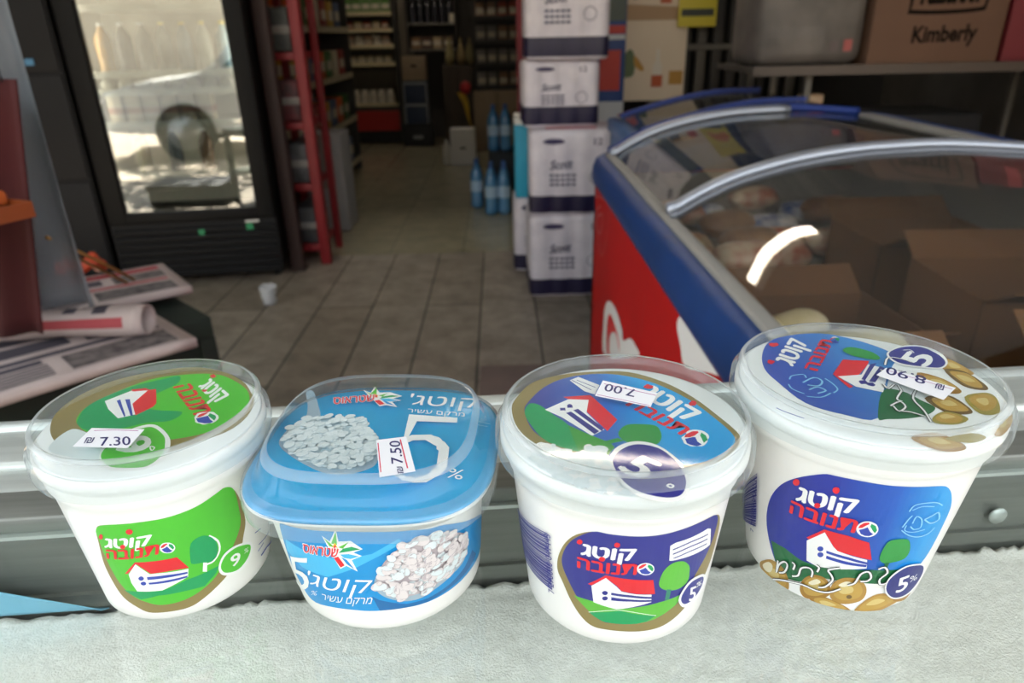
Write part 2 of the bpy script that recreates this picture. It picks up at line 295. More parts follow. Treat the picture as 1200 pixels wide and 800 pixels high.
# printed artwork: outlines in millimetres (u along the surface, v up)
ART={
'b3':[
["blob","gold",[[-28.9,38.2],[-26.6,45.2],[-23.5,50.9],[-19.9,54.8],[-15.3,57.5],[-10.3,57.8],[-4.3,57.6],[1.8,57.4],[8.1,57.5],[15.0,57.9],[23.1,57.9],[29.8,56.5],[33.7,53.2],[36.4,46.9],[37.3,38.8],[36.8,30.6],[33.6,24.2],[29.6,19.1],[24.5,15.3],[19.9,12.3],[14.6,10.1],[9.6,9.3],[3.2,9.3],[-2.9,9.6],[-9.0,9.7],[-14.3,9.8],[-17.9,11.5],[-21.5,15.6],[-24.7,21.1],[-27.3,27.5],[-29.3,32.2]]],
["blob","navy",[[-26.9,40.3],[-24.8,46.6],[-21.3,52.2],[-15.3,57.5],[-10.3,57.8],[-4.3,57.6],[1.8,57.4],[8.1,57.5],[15.0,57.9],[23.1,57.9],[29.8,56.5],[32.8,51.2],[32.3,42.4],[29.2,36.0],[25.9,31.4],[22.5,25.6],[19.2,20.4],[13.6,16.8],[8.9,14.8],[4.3,14.0],[-1.7,13.6],[-7.6,13.6],[-11.3,13.9],[-15.2,16.3],[-19.0,20.4],[-22.1,24.5],[-25.1,30.8],[-26.9,35.6]]],
["poly","leaf",[[-22.7,23.3],[-15.2,23.5],[-6.1,21.6],[2.0,22.7],[10.1,23.6],[18.7,23.8],[20.7,22.6],[17.6,19.1],[13.6,16.8],[8.9,14.8],[4.3,14.0],[-1.7,13.6],[-7.6,13.6],[-11.3,13.9],[-15.2,16.3],[-19.0,19.9]]],
["poly","hill",[[-16.7,17.1],[-5.0,20.7],[9.4,16.7],[5.8,14.5],[2.0,13.7],[-1.7,13.6],[-7.6,13.6],[-11.3,13.9],[-14.4,15.5]]],
["stroke","white",0.27,[[-16.7,17.1],[-10.7,19.7],[-5.0,21.0],[1.5,19.7],[9.4,16.7]]],
["poly","red",[[-16.9,31.8],[-10.5,38.1],[6.1,36.0],[7.6,28.6],[0.7,29.6],[-4.8,31.0],[-6.6,33.5],[-10.5,36.8],[-15.6,31.5]]],
["poly","white",[[-15.6,31.3],[-10.5,36.8],[-6.6,33.0],[-4.8,30.8],[0.7,29.4],[6.2,28.6],[6.6,24.6],[-6.1,21.4],[-14.8,23.1]]],
["blob","navy",[[-9.6,29.4],[-9.9,28.5],[-10.6,28.0],[-11.3,28.2],[-11.7,28.9],[-11.4,29.7],[-10.6,30.2],[-9.9,30.0]]],
["blob","navy",[[-9.5,26.6],[-9.8,25.8],[-10.5,25.3],[-11.3,25.4],[-11.6,26.1],[-11.3,26.9],[-10.6,27.4],[-9.8,27.3]]],
["poly","navy",[[-8.4,29.8],[-1.3,29.1],[6.4,27.4],[6.5,26.4],[-1.2,27.9],[-8.4,28.6]]],
["poly","navy",[[-8.3,27.5],[-1.2,26.9],[6.6,25.8],[6.6,24.9],[-1.1,25.8],[-8.3,25.8]]],
["blob","leaf",[[8.7,32.5],[8.8,37.2],[10.2,40.7],[12.9,42.6],[17.0,41.7],[20.3,38.0],[21.3,34.1],[21.5,30.1],[19.5,28.2],[16.0,27.9],[11.7,29.4]]],
["poly","teal",[[12.1,29.7],[14.0,28.9],[13.8,23.7],[12.0,24.3]]],
["poly","white",[[10.4,51.5],[12.2,52.4],[26.0,52.6],[28.2,51.2],[30.8,42.0],[28.5,42.1],[12.3,43.9],[11.0,44.3]]],
["stroke","navy",0.61,[[11.6,49.3],[18.7,50.3],[27.2,49.3]]],
["stroke","navy",0.61,[[11.9,47.1],[19.1,48.0],[27.6,46.8]]],
["stroke","navy",0.54,[[12.5,45.0],[19.6,45.6],[27.8,44.4]]],
["text","white","קוטג",[-19.0,45.6],[-1.7,46.6],[-18.5,50.9],0.04],
["blob","red",[[-18.6,51.7],[-18.9,50.8],[-19.6,50.1],[-20.4,50.2],[-20.7,50.9],[-20.3,51.8],[-19.6,52.5],[-18.9,52.4]]],
["blob","red",[[-6.3,53.5],[-6.6,52.6],[-7.2,52.2],[-7.9,52.4],[-8.2,53.2],[-7.9,54.1],[-7.3,54.5],[-6.6,54.2]]],
["blob","red",[[-10.9,46.0],[-11.2,45.1],[-11.9,44.5],[-12.7,44.7],[-13.1,45.4],[-12.8,46.3],[-12.0,46.9],[-11.2,46.7]]],
["text","red","תנובה",[-20.6,38.7],[-0.4,39.7],[-20.4,43.8],0.03],
["blob","white",[[5.8,41.7],[5.7,40.6],[5.1,39.7],[4.2,39.2],[3.0,39.1],[1.8,39.5],[0.8,40.2],[0.1,41.2],[-0.2,42.4],[-0.1,43.5],[0.5,44.5],[1.4,45.0],[2.5,45.2],[3.7,44.8],[4.7,44.0],[5.5,42.9]]],
["poly","blue",[[0.6,41.7],[1.9,42.4],[2.7,42.9],[3.8,41.1],[4.8,40.2],[3.9,39.5],[2.7,39.6],[1.4,40.2]]],
["poly","red",[[0.2,42.4],[0.4,43.5],[1.4,44.5],[2.5,44.7],[2.9,44.2],[2.1,43.4],[1.2,42.6]]],
["poly","hill",[[3.5,44.3],[4.8,43.4],[5.5,41.8],[5.2,40.6],[4.3,41.7],[3.3,43.3]]],
["blob","white",[[18.4,21.3],[19.5,26.3],[23.1,29.7],[30.0,28.0],[35.6,22.2],[35.1,17.1],[29.2,14.3],[22.3,15.6]]],
["blob","navy",[[19.6,21.2],[20.6,25.5],[24.0,28.2],[29.7,26.8],[32.5,23.8],[32.0,19.5],[27.7,16.8],[22.4,17.3]]],
["text","white","5",[24.9,17.3],[29.0,15.9],[23.4,25.1],0.02],
["text","white","%",[27.4,22.8],[31.2,21.8],[27.4,25.4],0.02],
["bars","navy",[[-59.8,42.2],[-32.5,48.5],[-32.6,20.1],[-55.5,19.3]]],
["text","navy","7 290000 041443",[-31.7,18.5],[-31.2,48.5],[-34.9,17.5],0.0]],
'b1':[
["blob","gold",[[-9.0,50.2],[-5.1,52.8],[6.4,53.4],[15.4,53.0],[24.9,53.5],[32.1,55.1],[36.4,55.6],[39.8,52.1],[42.2,44.7],[43.4,34.1],[41.4,27.6],[38.3,19.9],[31.8,14.3],[20.9,8.5],[14.3,6.2],[5.2,6.2],[-1.9,6.6],[-6.2,9.3],[-10.9,13.8],[-12.8,20.8],[-13.1,31.1],[-10.8,42.6]]],
["blob","lime",[[-9.2,49.9],[-5.1,52.8],[6.4,53.4],[15.4,53.0],[24.9,53.5],[32.1,55.1],[36.4,55.6],[39.8,52.1],[40.9,42.8],[40.9,35.0],[37.5,28.6],[31.0,21.1],[25.3,15.5],[16.9,11.6],[9.2,10.3],[3.2,10.6],[-1.0,12.4],[-5.1,14.9],[-8.5,19.7],[-10.3,26.7],[-10.6,36.8],[-9.9,44.8]]],
["poly","hill",[[-9.0,18.6],[-1.6,18.3],[6.6,18.0],[15.8,20.7],[28.6,21.2],[27.3,18.4],[21.9,14.4],[14.7,15.3],[4.6,15.7],[-2.9,14.0],[-7.0,16.8]]],
["poly","red",[[-5.2,27.9],[0.6,34.1],[15.1,33.3],[18.1,26.4],[12.9,27.3],[7.1,27.6],[4.7,27.6],[0.9,33.1],[-4.0,28.0]]],
["poly","white",[[-3.7,27.7],[0.5,33.1],[4.3,27.5],[7.1,27.4],[17.8,26.0],[16.9,22.1],[6.6,18.2],[-3.1,18.5],[-4.0,23.0]]],
["blob","blue",[[1.6,25.5],[1.1,24.7],[0.2,24.4],[-0.4,24.8],[-0.5,25.6],[0.1,26.4],[0.9,26.7],[1.5,26.3]]],
["blob","blue",[[1.7,22.7],[1.2,22.0],[0.4,21.8],[-0.2,22.1],[-0.4,22.9],[0.2,23.6],[1.0,23.8],[1.6,23.5]]],
["poly","blue",[[2.9,26.2],[9.8,25.8],[17.2,24.7],[17.1,23.8],[9.5,24.4],[2.7,24.6]]],
["poly","blue",[[2.7,23.1],[9.9,23.1],[16.9,22.8],[16.6,21.9],[9.7,21.9],[2.7,22.1]]],
["stroke","white",0.81,[[27.3,37.9],[30.1,33.4],[30.1,28.4],[27.2,24.8],[24.2,24.8]]],
["blob","hill",[[19.2,29.4],[20.7,37.6],[24.7,39.3],[27.9,36.9],[29.5,32.4],[28.8,26.8],[26.1,25.2],[22.6,26.6],[19.9,27.5]]],
["poly","white",[[23.3,26.4],[24.7,25.5],[23.9,21.1],[22.4,22.0]]],
["text","white","קוטג",[-8.4,41.4],[7.7,42.2],[-6.8,46.1],0.04],
["blob","red",[[4.0,49.4],[3.4,48.5],[2.5,48.2],[1.8,48.7],[1.7,49.7],[2.3,50.5],[3.2,50.8],[3.9,50.3]]],
["blob","red",[[-7.4,46.9],[-8.0,45.8],[-8.8,45.3],[-9.2,45.6],[-9.1,46.6],[-8.4,47.6],[-7.7,48.2],[-7.3,47.8]]],
["blob","red",[[-0.4,42.3],[-0.9,41.5],[-1.7,41.2],[-2.3,41.5],[-2.4,42.3],[-1.8,43.0],[-1.1,43.4],[-0.5,43.0]]],
["text","red","תנובה",[-9.8,35.4],[9.4,37.1],[-8.4,40.2],0.03],
["blob","white",[[15.5,38.4],[15.2,37.5],[14.6,36.8],[13.7,36.4],[12.7,36.5],[11.8,36.9],[11.1,37.6],[10.6,38.6],[10.6,39.7],[10.9,40.6],[11.5,41.4],[12.3,41.8],[13.3,41.7],[14.2,41.3],[14.9,40.5],[15.4,39.5]]],
["poly","blue",[[11.1,39.0],[12.3,39.4],[13.1,39.8],[13.7,38.1],[14.4,37.2],[13.5,36.7],[12.5,36.9],[11.6,37.6]]],
["poly","red",[[10.9,39.6],[11.3,40.6],[12.3,41.3],[13.3,41.3],[13.5,40.9],[12.6,40.3],[11.8,39.7]]],
["poly","hill",[[14.0,40.9],[14.9,40.0],[15.2,38.5],[14.7,37.6],[14.2,38.5],[13.6,40.0]]],
["blob","white",[[28.7,21.7],[31.7,25.7],[37.2,26.1],[44.4,22.2],[45.7,17.9],[42.9,13.6],[37.1,11.8],[30.9,14.4],[28.5,17.6]]],
["blob","lime",[[29.6,21.3],[32.4,24.6],[37.4,24.9],[43.3,21.7],[44.2,18.8],[41.8,15.5],[36.6,13.6],[31.5,15.5],[29.6,18.0]]],
["text","white","9",[33.4,17.1],[37.7,16.1],[34.1,22.8],0.02],
["text","white","%",[40.2,19.1],[42.6,18.5],[40.8,21.2],0.0],
["stroke","blue",0.81,[[50.7,9.6],[57.8,8.9],[69.6,3.4]]],
["stroke","blue",0.4,[[48.7,13.6],[53.8,14.1]]],
["stroke","blue",0.4,[[49.6,16.5],[63.1,13.7]]],
["stroke","blue",0.4,[[47.7,24.2],[52.3,22.9]]],
["stroke","blue",0.34,[[-29.3,47.6],[-29.0,39.1]]],
["stroke","blue",0.34,[[-29.5,37.6],[-31.0,25.3]]],
["stroke","blue",0.34,[[-29.6,24.2],[-30.4,9.8]]]],
'b4':[
["poly","white",[[-52.7,3.5],[-43.6,12.6],[16.5,16.2],[20.2,10.0],[15.0,5.4],[5.4,2.9],[-3.1,0.7],[-11.4,-0.1],[-19.8,-0.0],[-28.7,1.2],[-38.4,-0.5],[-48.1,-0.8]]],
["blob","gradb",[[-48.0,35.8],[-46.1,44.2],[-41.8,53.0],[-35.9,60.1],[-27.8,66.4],[-23.7,67.4],[-16.8,67.8],[-8.9,67.6],[-1.8,67.5],[8.2,66.8],[12.3,64.4],[15.7,59.5],[18.6,52.7],[19.5,44.5],[19.6,34.2],[18.1,26.5],[13.7,21.7],[6.9,19.3],[0.2,19.0],[-7.8,19.7],[-15.1,19.0],[-22.4,17.2],[-30.9,12.6],[-39.1,9.3],[-43.1,14.1],[-46.3,21.4],[-48.0,28.6]]],
["poly","forest",[[-45.2,22.3],[-38.1,23.1],[-30.9,21.3],[-24.6,21.7],[-14.6,24.2],[-4.7,25.6],[3.1,25.4],[7.5,25.2],[4.0,17.6],[-2.7,17.9],[-10.5,18.1],[-22.3,16.2],[-30.5,9.4],[-36.9,7.4],[-41.9,11.7]]],
["blob","olive",[[-52.3,3.8],[-48.4,9.0],[-43.6,12.4],[-38.3,12.1],[-34.9,6.6],[-35.3,-0.0],[-40.5,-1.4],[-48.1,-1.4]]],
["blob","ol_mid",[[-49.7,4.6],[-47.0,8.4],[-43.3,11.0],[-39.1,10.9],[-36.4,7.0],[-36.8,2.0],[-40.9,0.8],[-46.7,0.7]]],
["blob","ol_hi",[[-46.9,4.9],[-45.5,6.7],[-43.7,8.0],[-41.4,8.3],[-40.0,6.8],[-40.3,4.6],[-42.5,3.7],[-45.4,3.3]]],
["blob","olive2",[[-29.6,5.3],[-29.0,11.4],[-25.5,16.2],[-20.8,16.8],[-17.8,12.4],[-17.8,7.8],[-22.1,3.7],[-27.1,2.2]]],
["blob","ol_mid",[[-28.3,6.8],[-27.8,11.3],[-25.1,14.9],[-21.4,15.4],[-19.1,12.2],[-19.2,8.8],[-22.5,5.6],[-26.3,4.5]]],
["blob","ol_hi",[[-26.7,8.7],[-26.5,10.7],[-25.0,12.4],[-23.1,12.8],[-22.0,11.5],[-22.1,10.0],[-23.8,8.4],[-25.8,7.8]]],
["blob","olive",[[-17.4,8.0],[-17.4,14.9],[-13.7,19.5],[-7.8,19.7],[-4.1,14.5],[-4.4,8.7],[-9.3,5.5],[-14.1,5.1]]],
["blob","ol_mid",[[-16.1,9.4],[-16.1,14.5],[-13.2,17.9],[-8.5,18.2],[-5.7,14.4],[-6.0,10.1],[-9.9,7.6],[-13.5,7.3]]],
["blob","ol_hi",[[-14.4,11.6],[-14.4,13.8],[-12.8,15.3],[-10.4,15.6],[-9.1,14.0],[-9.4,12.1],[-11.3,10.9],[-13.1,10.7]]],
["blob","olive2",[[-25.0,3.3],[-20.0,6.5],[-12.5,4.9],[-7.4,1.3],[-14.6,-1.0],[-21.4,-0.8]]],
["blob","ol_mid",[[-23.2,3.5],[-19.4,5.8],[-13.5,4.8],[-9.6,2.3],[-15.2,0.3],[-20.5,0.5]]],
["blob","ol_hi",[[-20.8,3.4],[-18.8,4.5],[-15.9,4.3],[-14.0,3.4],[-16.8,2.3],[-19.4,2.2]]],
["blob","olive",[[-6.2,1.2],[-2.1,9.7],[4.0,12.1],[14.5,6.8],[8.4,2.9],[1.3,0.9]]],
["blob","ol_mid",[[-4.5,3.0],[-1.2,9.2],[3.7,10.9],[11.3,7.3],[6.8,4.2],[1.5,2.7]]],
["blob","ol_hi",[[-2.0,5.8],[-0.2,8.4],[2.4,9.2],[5.8,7.9],[3.7,6.3],[1.0,5.6]]],
["blob","olive2",[[9.7,7.2],[17.5,12.2],[21.7,9.0],[18.3,4.0]]],
["blob","olive3",[[-8.9,9.8],[-9.1,9.0],[-9.7,8.5],[-10.6,8.7],[-11.0,9.4],[-10.9,10.2],[-10.2,10.7],[-9.4,10.6]]],
["blob","cream",[[-49.7,5.3],[-45.9,9.9],[-43.5,9.4],[-44.4,5.4],[-47.6,3.6]]],
["blob","cream",[[-26.5,11.5],[-23.7,14.9],[-21.9,13.8],[-24.8,11.0]]],
["blob","cream",[[-15.2,15.1],[-12.7,17.9],[-10.3,17.3],[-12.8,14.7]]],
["poly","red",[[-29.9,34.2],[-24.2,41.5],[-16.2,41.5],[-9.0,39.8],[-6.2,31.0],[-13.2,32.1],[-18.9,32.8],[-20.6,35.2],[-23.9,40.1],[-28.7,33.8]]],
["poly","white",[[-29.6,32.8],[-23.9,40.1],[-20.2,34.4],[-18.5,32.8],[-13.2,31.8],[-7.8,30.9],[-7.0,26.4],[-15.6,23.8],[-24.6,21.7],[-28.6,22.7]]],
["blob","blue",[[-23.3,31.7],[-23.5,30.7],[-24.2,29.9],[-24.9,30.0],[-25.4,30.7],[-25.2,31.8],[-24.5,32.5],[-23.7,32.5]]],
["blob","blue",[[-22.9,28.8],[-23.1,27.8],[-23.8,27.0],[-24.6,27.1],[-25.0,27.8],[-24.8,28.9],[-24.1,29.6],[-23.3,29.6]]],
["poly","blue",[[-22.2,31.4],[-14.4,30.9],[-7.1,29.6],[-7.0,28.4],[-14.1,29.5],[-22.0,30.1]]],
["poly","blue",[[-21.8,28.9],[-13.9,28.4],[-7.4,28.3],[-7.4,27.1],[-14.4,26.9],[-21.8,27.3]]],
["blob","tree",[[-3.7,32.1],[-3.5,38.4],[-2.2,41.5],[1.8,42.3],[4.8,41.0],[6.9,35.4],[6.1,31.4],[1.7,29.9],[-1.2,29.5]]],
["poly","forest",[[-1.0,30.0],[0.6,29.9],[0.5,26.2],[-0.9,26.2]]],
["text","white","קוטג",[-35.0,50.1],[-16.4,52.7],[-34.6,56.8],0.04],
["blob","red",[[-34.6,59.0],[-34.8,57.7],[-35.6,56.8],[-36.5,56.7],[-37.0,57.5],[-36.7,58.8],[-35.9,59.8],[-35.0,59.9]]],
["blob","red",[[-21.9,61.8],[-22.1,60.6],[-22.7,59.8],[-23.5,60.0],[-24.0,60.9],[-23.8,62.1],[-23.1,62.8],[-22.3,62.7]]],
["blob","red",[[-26.8,52.2],[-27.0,51.1],[-27.7,50.4],[-28.4,50.4],[-28.8,51.1],[-28.6,52.2],[-27.9,52.9],[-27.2,52.9]]],
["text","red","תנובה",[-37.1,42.6],[-14.8,43.7],[-36.7,48.8],0.03],
["blob","white",[[-7.5,46.5],[-7.7,45.0],[-8.3,43.8],[-9.4,42.9],[-10.8,42.6],[-12.1,42.8],[-13.3,43.6],[-14.1,44.8],[-14.4,46.2],[-14.2,47.7],[-13.5,49.1],[-12.5,50.0],[-11.2,50.4],[-9.9,50.1],[-8.7,49.3],[-7.9,48.0]]],
["poly","blue",[[-13.5,45.5],[-12.0,46.6],[-11.1,47.5],[-9.9,45.4],[-8.7,44.4],[-9.7,43.3],[-11.1,43.1],[-12.6,43.7]]],
["poly","red",[[-13.9,46.3],[-13.6,47.9],[-12.5,49.3],[-11.2,49.8],[-10.8,49.2],[-11.8,48.0],[-12.7,46.8]]],
["poly","hill",[[-10.2,49.4],[-8.7,48.5],[-7.9,46.5],[-8.3,45.0],[-9.2,46.1],[-10.4,48.1]]],
["stroke","sky",0.42,[[0.2,56.2],[1.1,59.0],[4.2,59.8],[8.8,59.3],[12.1,57.0]]],
["stroke","sky",0.35,[[1.1,56.7],[4.0,58.3],[8.7,57.4]]],
["stroke","sky",0.42,[[0.0,48.5],[1.0,52.3],[1.8,54.2]]],
["stroke","sky",0.42,[[0.1,47.0],[3.4,44.2],[7.8,42.6],[11.8,43.4],[13.5,45.8]]],
["stroke","sky",0.55,[[7.0,51.5],[9.7,52.9],[11.8,53.7],[13.6,49.8],[10.5,48.8],[7.0,51.5]]],
["stroke","sky",0.42,[[3.0,50.2],[3.4,53.6],[5.8,51.8],[6.8,47.7],[4.4,47.1],[2.7,48.8]]],
["stroke","sky",0.35,[[1.1,49.4],[1.2,46.9],[4.5,45.6],[9.0,46.2]]],
["stroke","black",1.32,[[-40.5,14.9],[-40.9,7.8],[-39.9,13.0],[-37.4,16.5],[-35.9,15.4],[-37.0,11.0],[-39.5,8.8]]],
["stroke","black",1.32,[[-34.1,18.5],[-32.8,17.8],[-33.3,14.9]]],
["stroke","black",1.32,[[-33.4,11.2],[-30.9,13.2],[-30.1,17.7],[-27.2,19.7],[-25.6,18.4],[-25.7,15.3]]],
["stroke","black",1.32,[[-24.7,22.5],[-23.5,21.8],[-23.9,19.2]]],
["stroke","black",1.32,[[-16.3,24.7],[-20.1,22.1],[-18.7,19.9],[-17.8,17.2],[-19.9,12.7],[-22.4,11.3]]],
["stroke","black",1.32,[[-42.5,2.8],[-36.8,6.4],[-28.8,9.3],[-22.9,9.1],[-18.2,10.2],[-14.2,13.7]]],
["stroke","black",1.32,[[-12.0,16.4],[-9.7,18.2],[-8.6,23.4],[-6.2,25.1],[-4.5,22.3],[-5.4,20.0],[-7.9,19.5]]],
["stroke","black",1.32,[[-2.9,26.7],[-0.8,27.8],[1.1,24.7],[-0.9,21.3],[-0.0,18.4],[2.4,18.9],[3.5,22.1]]],
["stroke","white",0.76,[[-40.5,14.9],[-40.9,7.8],[-39.9,13.0],[-37.4,16.5],[-35.9,15.4],[-37.0,11.0],[-39.5,8.8]]],
["stroke","white",0.76,[[-34.1,18.5],[-32.8,17.8],[-33.3,14.9]]],
["stroke","white",0.76,[[-33.4,11.2],[-30.9,13.2],[-30.1,17.7],[-27.2,19.7],[-25.6,18.4],[-25.7,15.3]]],
["stroke","white",0.76,[[-24.7,22.5],[-23.5,21.8],[-23.9,19.2]]],
["stroke","white",0.76,[[-16.3,24.7],[-20.1,22.1],[-18.7,19.9],[-17.8,17.2],[-19.9,12.7],[-22.4,11.3]]],
["stroke","white",0.76,[[-42.5,2.8],[-36.8,6.4],[-28.8,9.3],[-22.9,9.1],[-18.2,10.2],[-14.2,13.7]]],
["stroke","white",0.76,[[-12.0,16.4],[-9.7,18.2],[-8.6,23.4],[-6.2,25.1],[-4.5,22.3],[-5.4,20.0],[-7.9,19.5]]],
["stroke","white",0.76,[[-2.9,26.7],[-0.8,27.8],[1.1,24.7],[-0.9,21.3],[-0.0,18.4],[2.4,18.9],[3.5,22.1]]],
["blob","white",[[3.5,13.7],[2.3,20.2],[4.7,25.2],[9.3,27.6],[17.7,25.1],[22.6,17.5],[21.6,11.0],[16.5,7.6],[8.9,8.6]]],
["blob","navy2",[[3.9,14.2],[2.9,19.9],[5.3,24.4],[9.6,26.8],[17.3,24.5],[20.8,18.7],[20.1,12.3],[15.7,8.8],[8.9,9.4]]],
["text","white","5",[9.0,12.0],[13.9,12.8],[7.2,20.6],0.02],
["text","white","%",[13.9,16.4],[18.2,16.6],[12.8,20.1],0.0],
["bars","navy",[[-76.1,22.3],[-53.2,50.8],[-54.2,22.9],[-73.9,12.7]]],
["text","navy","7 290000 043551",[-56.2,18.2],[-53.4,46.8],[-59.1,16.9],0.0]],
'b2':[
["blob","blue2",[[-31.7,42.7],[-33.5,25.2],[-31.7,15.7],[-28.0,10.5],[-17.7,11.8],[-9.5,12.3],[-1.9,12.1],[9.2,12.5],[20.3,12.2],[33.7,12.7],[45.0,12.4],[58.8,9.7],[64.2,9.3],[65.5,22.9],[31.2,47.4],[20.8,50.6],[11.9,51.7],[2.4,51.6],[-7.5,51.8],[-17.1,52.9],[-28.6,52.2]]],
["poly","cyan",[[-32.1,35.5],[-25.9,30.0],[-15.9,28.5],[-4.3,34.4],[4.6,40.2],[12.8,46.1],[11.7,48.1],[2.0,41.1],[-9.4,38.0],[-19.6,39.4],[-30.1,42.8]]],
["poly","deep",[[-0.3,19.9],[2.4,17.9],[12.2,14.4],[20.3,14.4],[29.4,16.2],[37.7,18.9],[43.4,23.1],[49.1,16.0],[41.1,14.8],[29.5,13.9],[20.3,12.4],[9.2,12.5],[1.9,12.3]]],
["poly","white",[[-14.5,49.2],[-12.2,46.6],[-9.3,52.5],[-9.1,46.8],[-4.8,47.2],[-1.0,43.4],[-4.6,41.7],[-1.7,40.1],[-5.6,38.0],[-4.1,32.4],[-7.9,35.1],[-10.4,33.4],[-11.8,38.3]]],
["poly","lime",[[-11.8,45.7],[-9.4,51.6],[-9.8,45.2]]],
["poly","leaf",[[-14.0,48.3],[-12.0,45.7],[-10.9,44.0],[-12.6,44.3]]],
["poly","leaf",[[-9.7,44.0],[-5.5,46.7],[-8.0,43.5]]],
["poly","hill",[[-9.8,41.3],[-8.0,43.5],[-4.8,44.5],[-1.8,43.3],[-6.1,42.2]]],
["poly","yellow",[[-11.8,43.9],[-10.4,46.3],[-9.8,43.8],[-10.6,41.7]]],
["poly","cyan",[[-9.4,40.6],[-6.3,41.0],[-2.6,39.9],[-5.9,38.6],[-8.2,39.0]]],
["poly","blue2",[[-9.2,39.4],[-7.3,38.1],[-5.1,33.5],[-7.6,36.0]]],
["poly","red",[[-11.9,38.8],[-10.2,39.6],[-8.5,35.4],[-10.1,34.2]]],
["poly","red",[[-11.4,43.9],[-10.3,45.4],[-10.2,42.2],[-11.4,42.5]]],
["text","white","שטראוס",[-23.1,39.5],[-10.3,39.3],[-22.0,44.1],0.055],
["text","red","שטראוס",[-22.9,39.8],[-10.5,39.4],[-21.9,43.9],0.02],
["text","white","קוטג'",[-26.6,21.8],[-1.8,21.7],[-23.3,29.8],0.0],
["text","white","5",[-38.1,11.8],[-26.7,16.3],[-32.4,32.7],0.0],
["text","white","מרקם עשיר",[-21.3,15.1],[-1.0,16.2],[-20.2,18.5],0.0],
["text","white","%",[-26.7,14.8],[-23.4,16.0],[-25.1,18.0],0.0],
["blob","steel",[[1.5,27.8],[4.0,33.6],[7.1,38.2],[11.4,43.5],[15.3,46.6],[20.8,47.4],[27.4,44.9],[35.9,37.2],[38.5,28.5],[36.0,23.6],[30.9,21.5],[24.2,18.8],[18.1,16.2],[12.3,16.2],[6.8,18.3],[2.8,21.4],[1.4,24.9]]],
["curd","curd",[[2.2,27.8],[4.4,34.5],[7.9,40.0],[12.7,44.7],[17.7,47.0],[23.9,46.9],[34.6,39.9],[37.2,30.6],[33.6,25.6],[28.2,22.6],[22.6,20.3],[16.7,18.8],[11.1,18.9],[5.6,21.3],[2.4,24.9]]]],
'l2':[
["blob","steel",[[-34.0,20.7],[-37.0,33.7],[-41.0,46.7],[-38.0,47.7],[-33.0,35.7],[-29.0,22.7]]],
["blob","steel",[[-41.0,2.7],[-41.0,10.7],[-39.0,16.7],[-33.0,20.7],[-26.0,21.7],[-18.0,20.7],[-11.0,18.7],[-5.0,11.7],[-1.0,4.7],[1.0,-6.3],[1.0,-14.3],[-3.0,-18.3],[-9.0,-20.3],[-17.0,-19.3],[-26.0,-13.3],[-35.0,-5.3]]],
["curd","curd2",[[-40.0,4.7],[-40.0,11.7],[-37.0,17.7],[-32.0,21.7],[-25.0,22.7],[-17.0,21.7],[-10.0,19.7],[-6.0,12.7],[-1.0,5.7],[0.0,-4.3],[-1.0,-10.3],[-5.0,-14.3],[-12.0,-16.3],[-18.0,-15.3],[-27.0,-10.3],[-35.0,-3.3]]],
["poly","white",[[-14.0,44.7],[-10.0,41.7],[-9.0,47.7],[-6.0,41.7],[-1.0,41.7],[5.0,37.7],[1.0,35.7],[5.0,33.7],[1.0,32.7],[4.0,27.7],[-1.0,29.7],[-4.0,28.7],[-7.0,33.7]]],
["poly","lime",[[-10.0,40.7],[-8.0,46.7],[-7.0,39.7]]],
["poly","leaf",[[-13.0,43.7],[-10.0,40.7],[-8.0,38.7],[-10.0,39.7]]],
["poly","leaf",[[-6.0,38.7],[-2.0,40.7],[-4.0,37.7]]],
["poly","hill",[[-5.0,35.7],[-4.0,37.7],[0.0,38.7],[4.0,37.7],[-1.0,36.7]]],
["poly","yellow",[[-9.0,38.7],[-8.0,40.7],[-6.0,38.7],[-7.0,36.7]]],
["poly","cyan",[[-5.0,35.7],[-1.0,35.7],[4.0,33.7],[0.0,32.7],[-3.0,33.7]]],
["poly","blue2",[[-4.0,34.7],[-1.0,32.7],[3.0,28.7],[-1.0,30.7]]],
["poly","red",[[-7.0,33.7],[-5.0,34.7],[-2.0,30.7],[-4.0,29.7]]],
["poly","red",[[-8.0,38.7],[-7.0,39.7],[-6.0,36.7],[-8.0,37.7]]],
["text","white","שטראוס",[-25.0,31.7],[-7.0,33.7],[-26.0,37.7],0.055],
["text","red","שטראוס",[-25.0,31.7],[-7.0,33.7],[-26.0,37.7],0.02],
["text","white","קוטג'",[8.0,29.7],[39.0,24.7],[9.0,39.7],0.0],
["text","white","מרקם עשיר",[9.0,22.7],[34.0,17.7],[9.0,25.7],0.0],
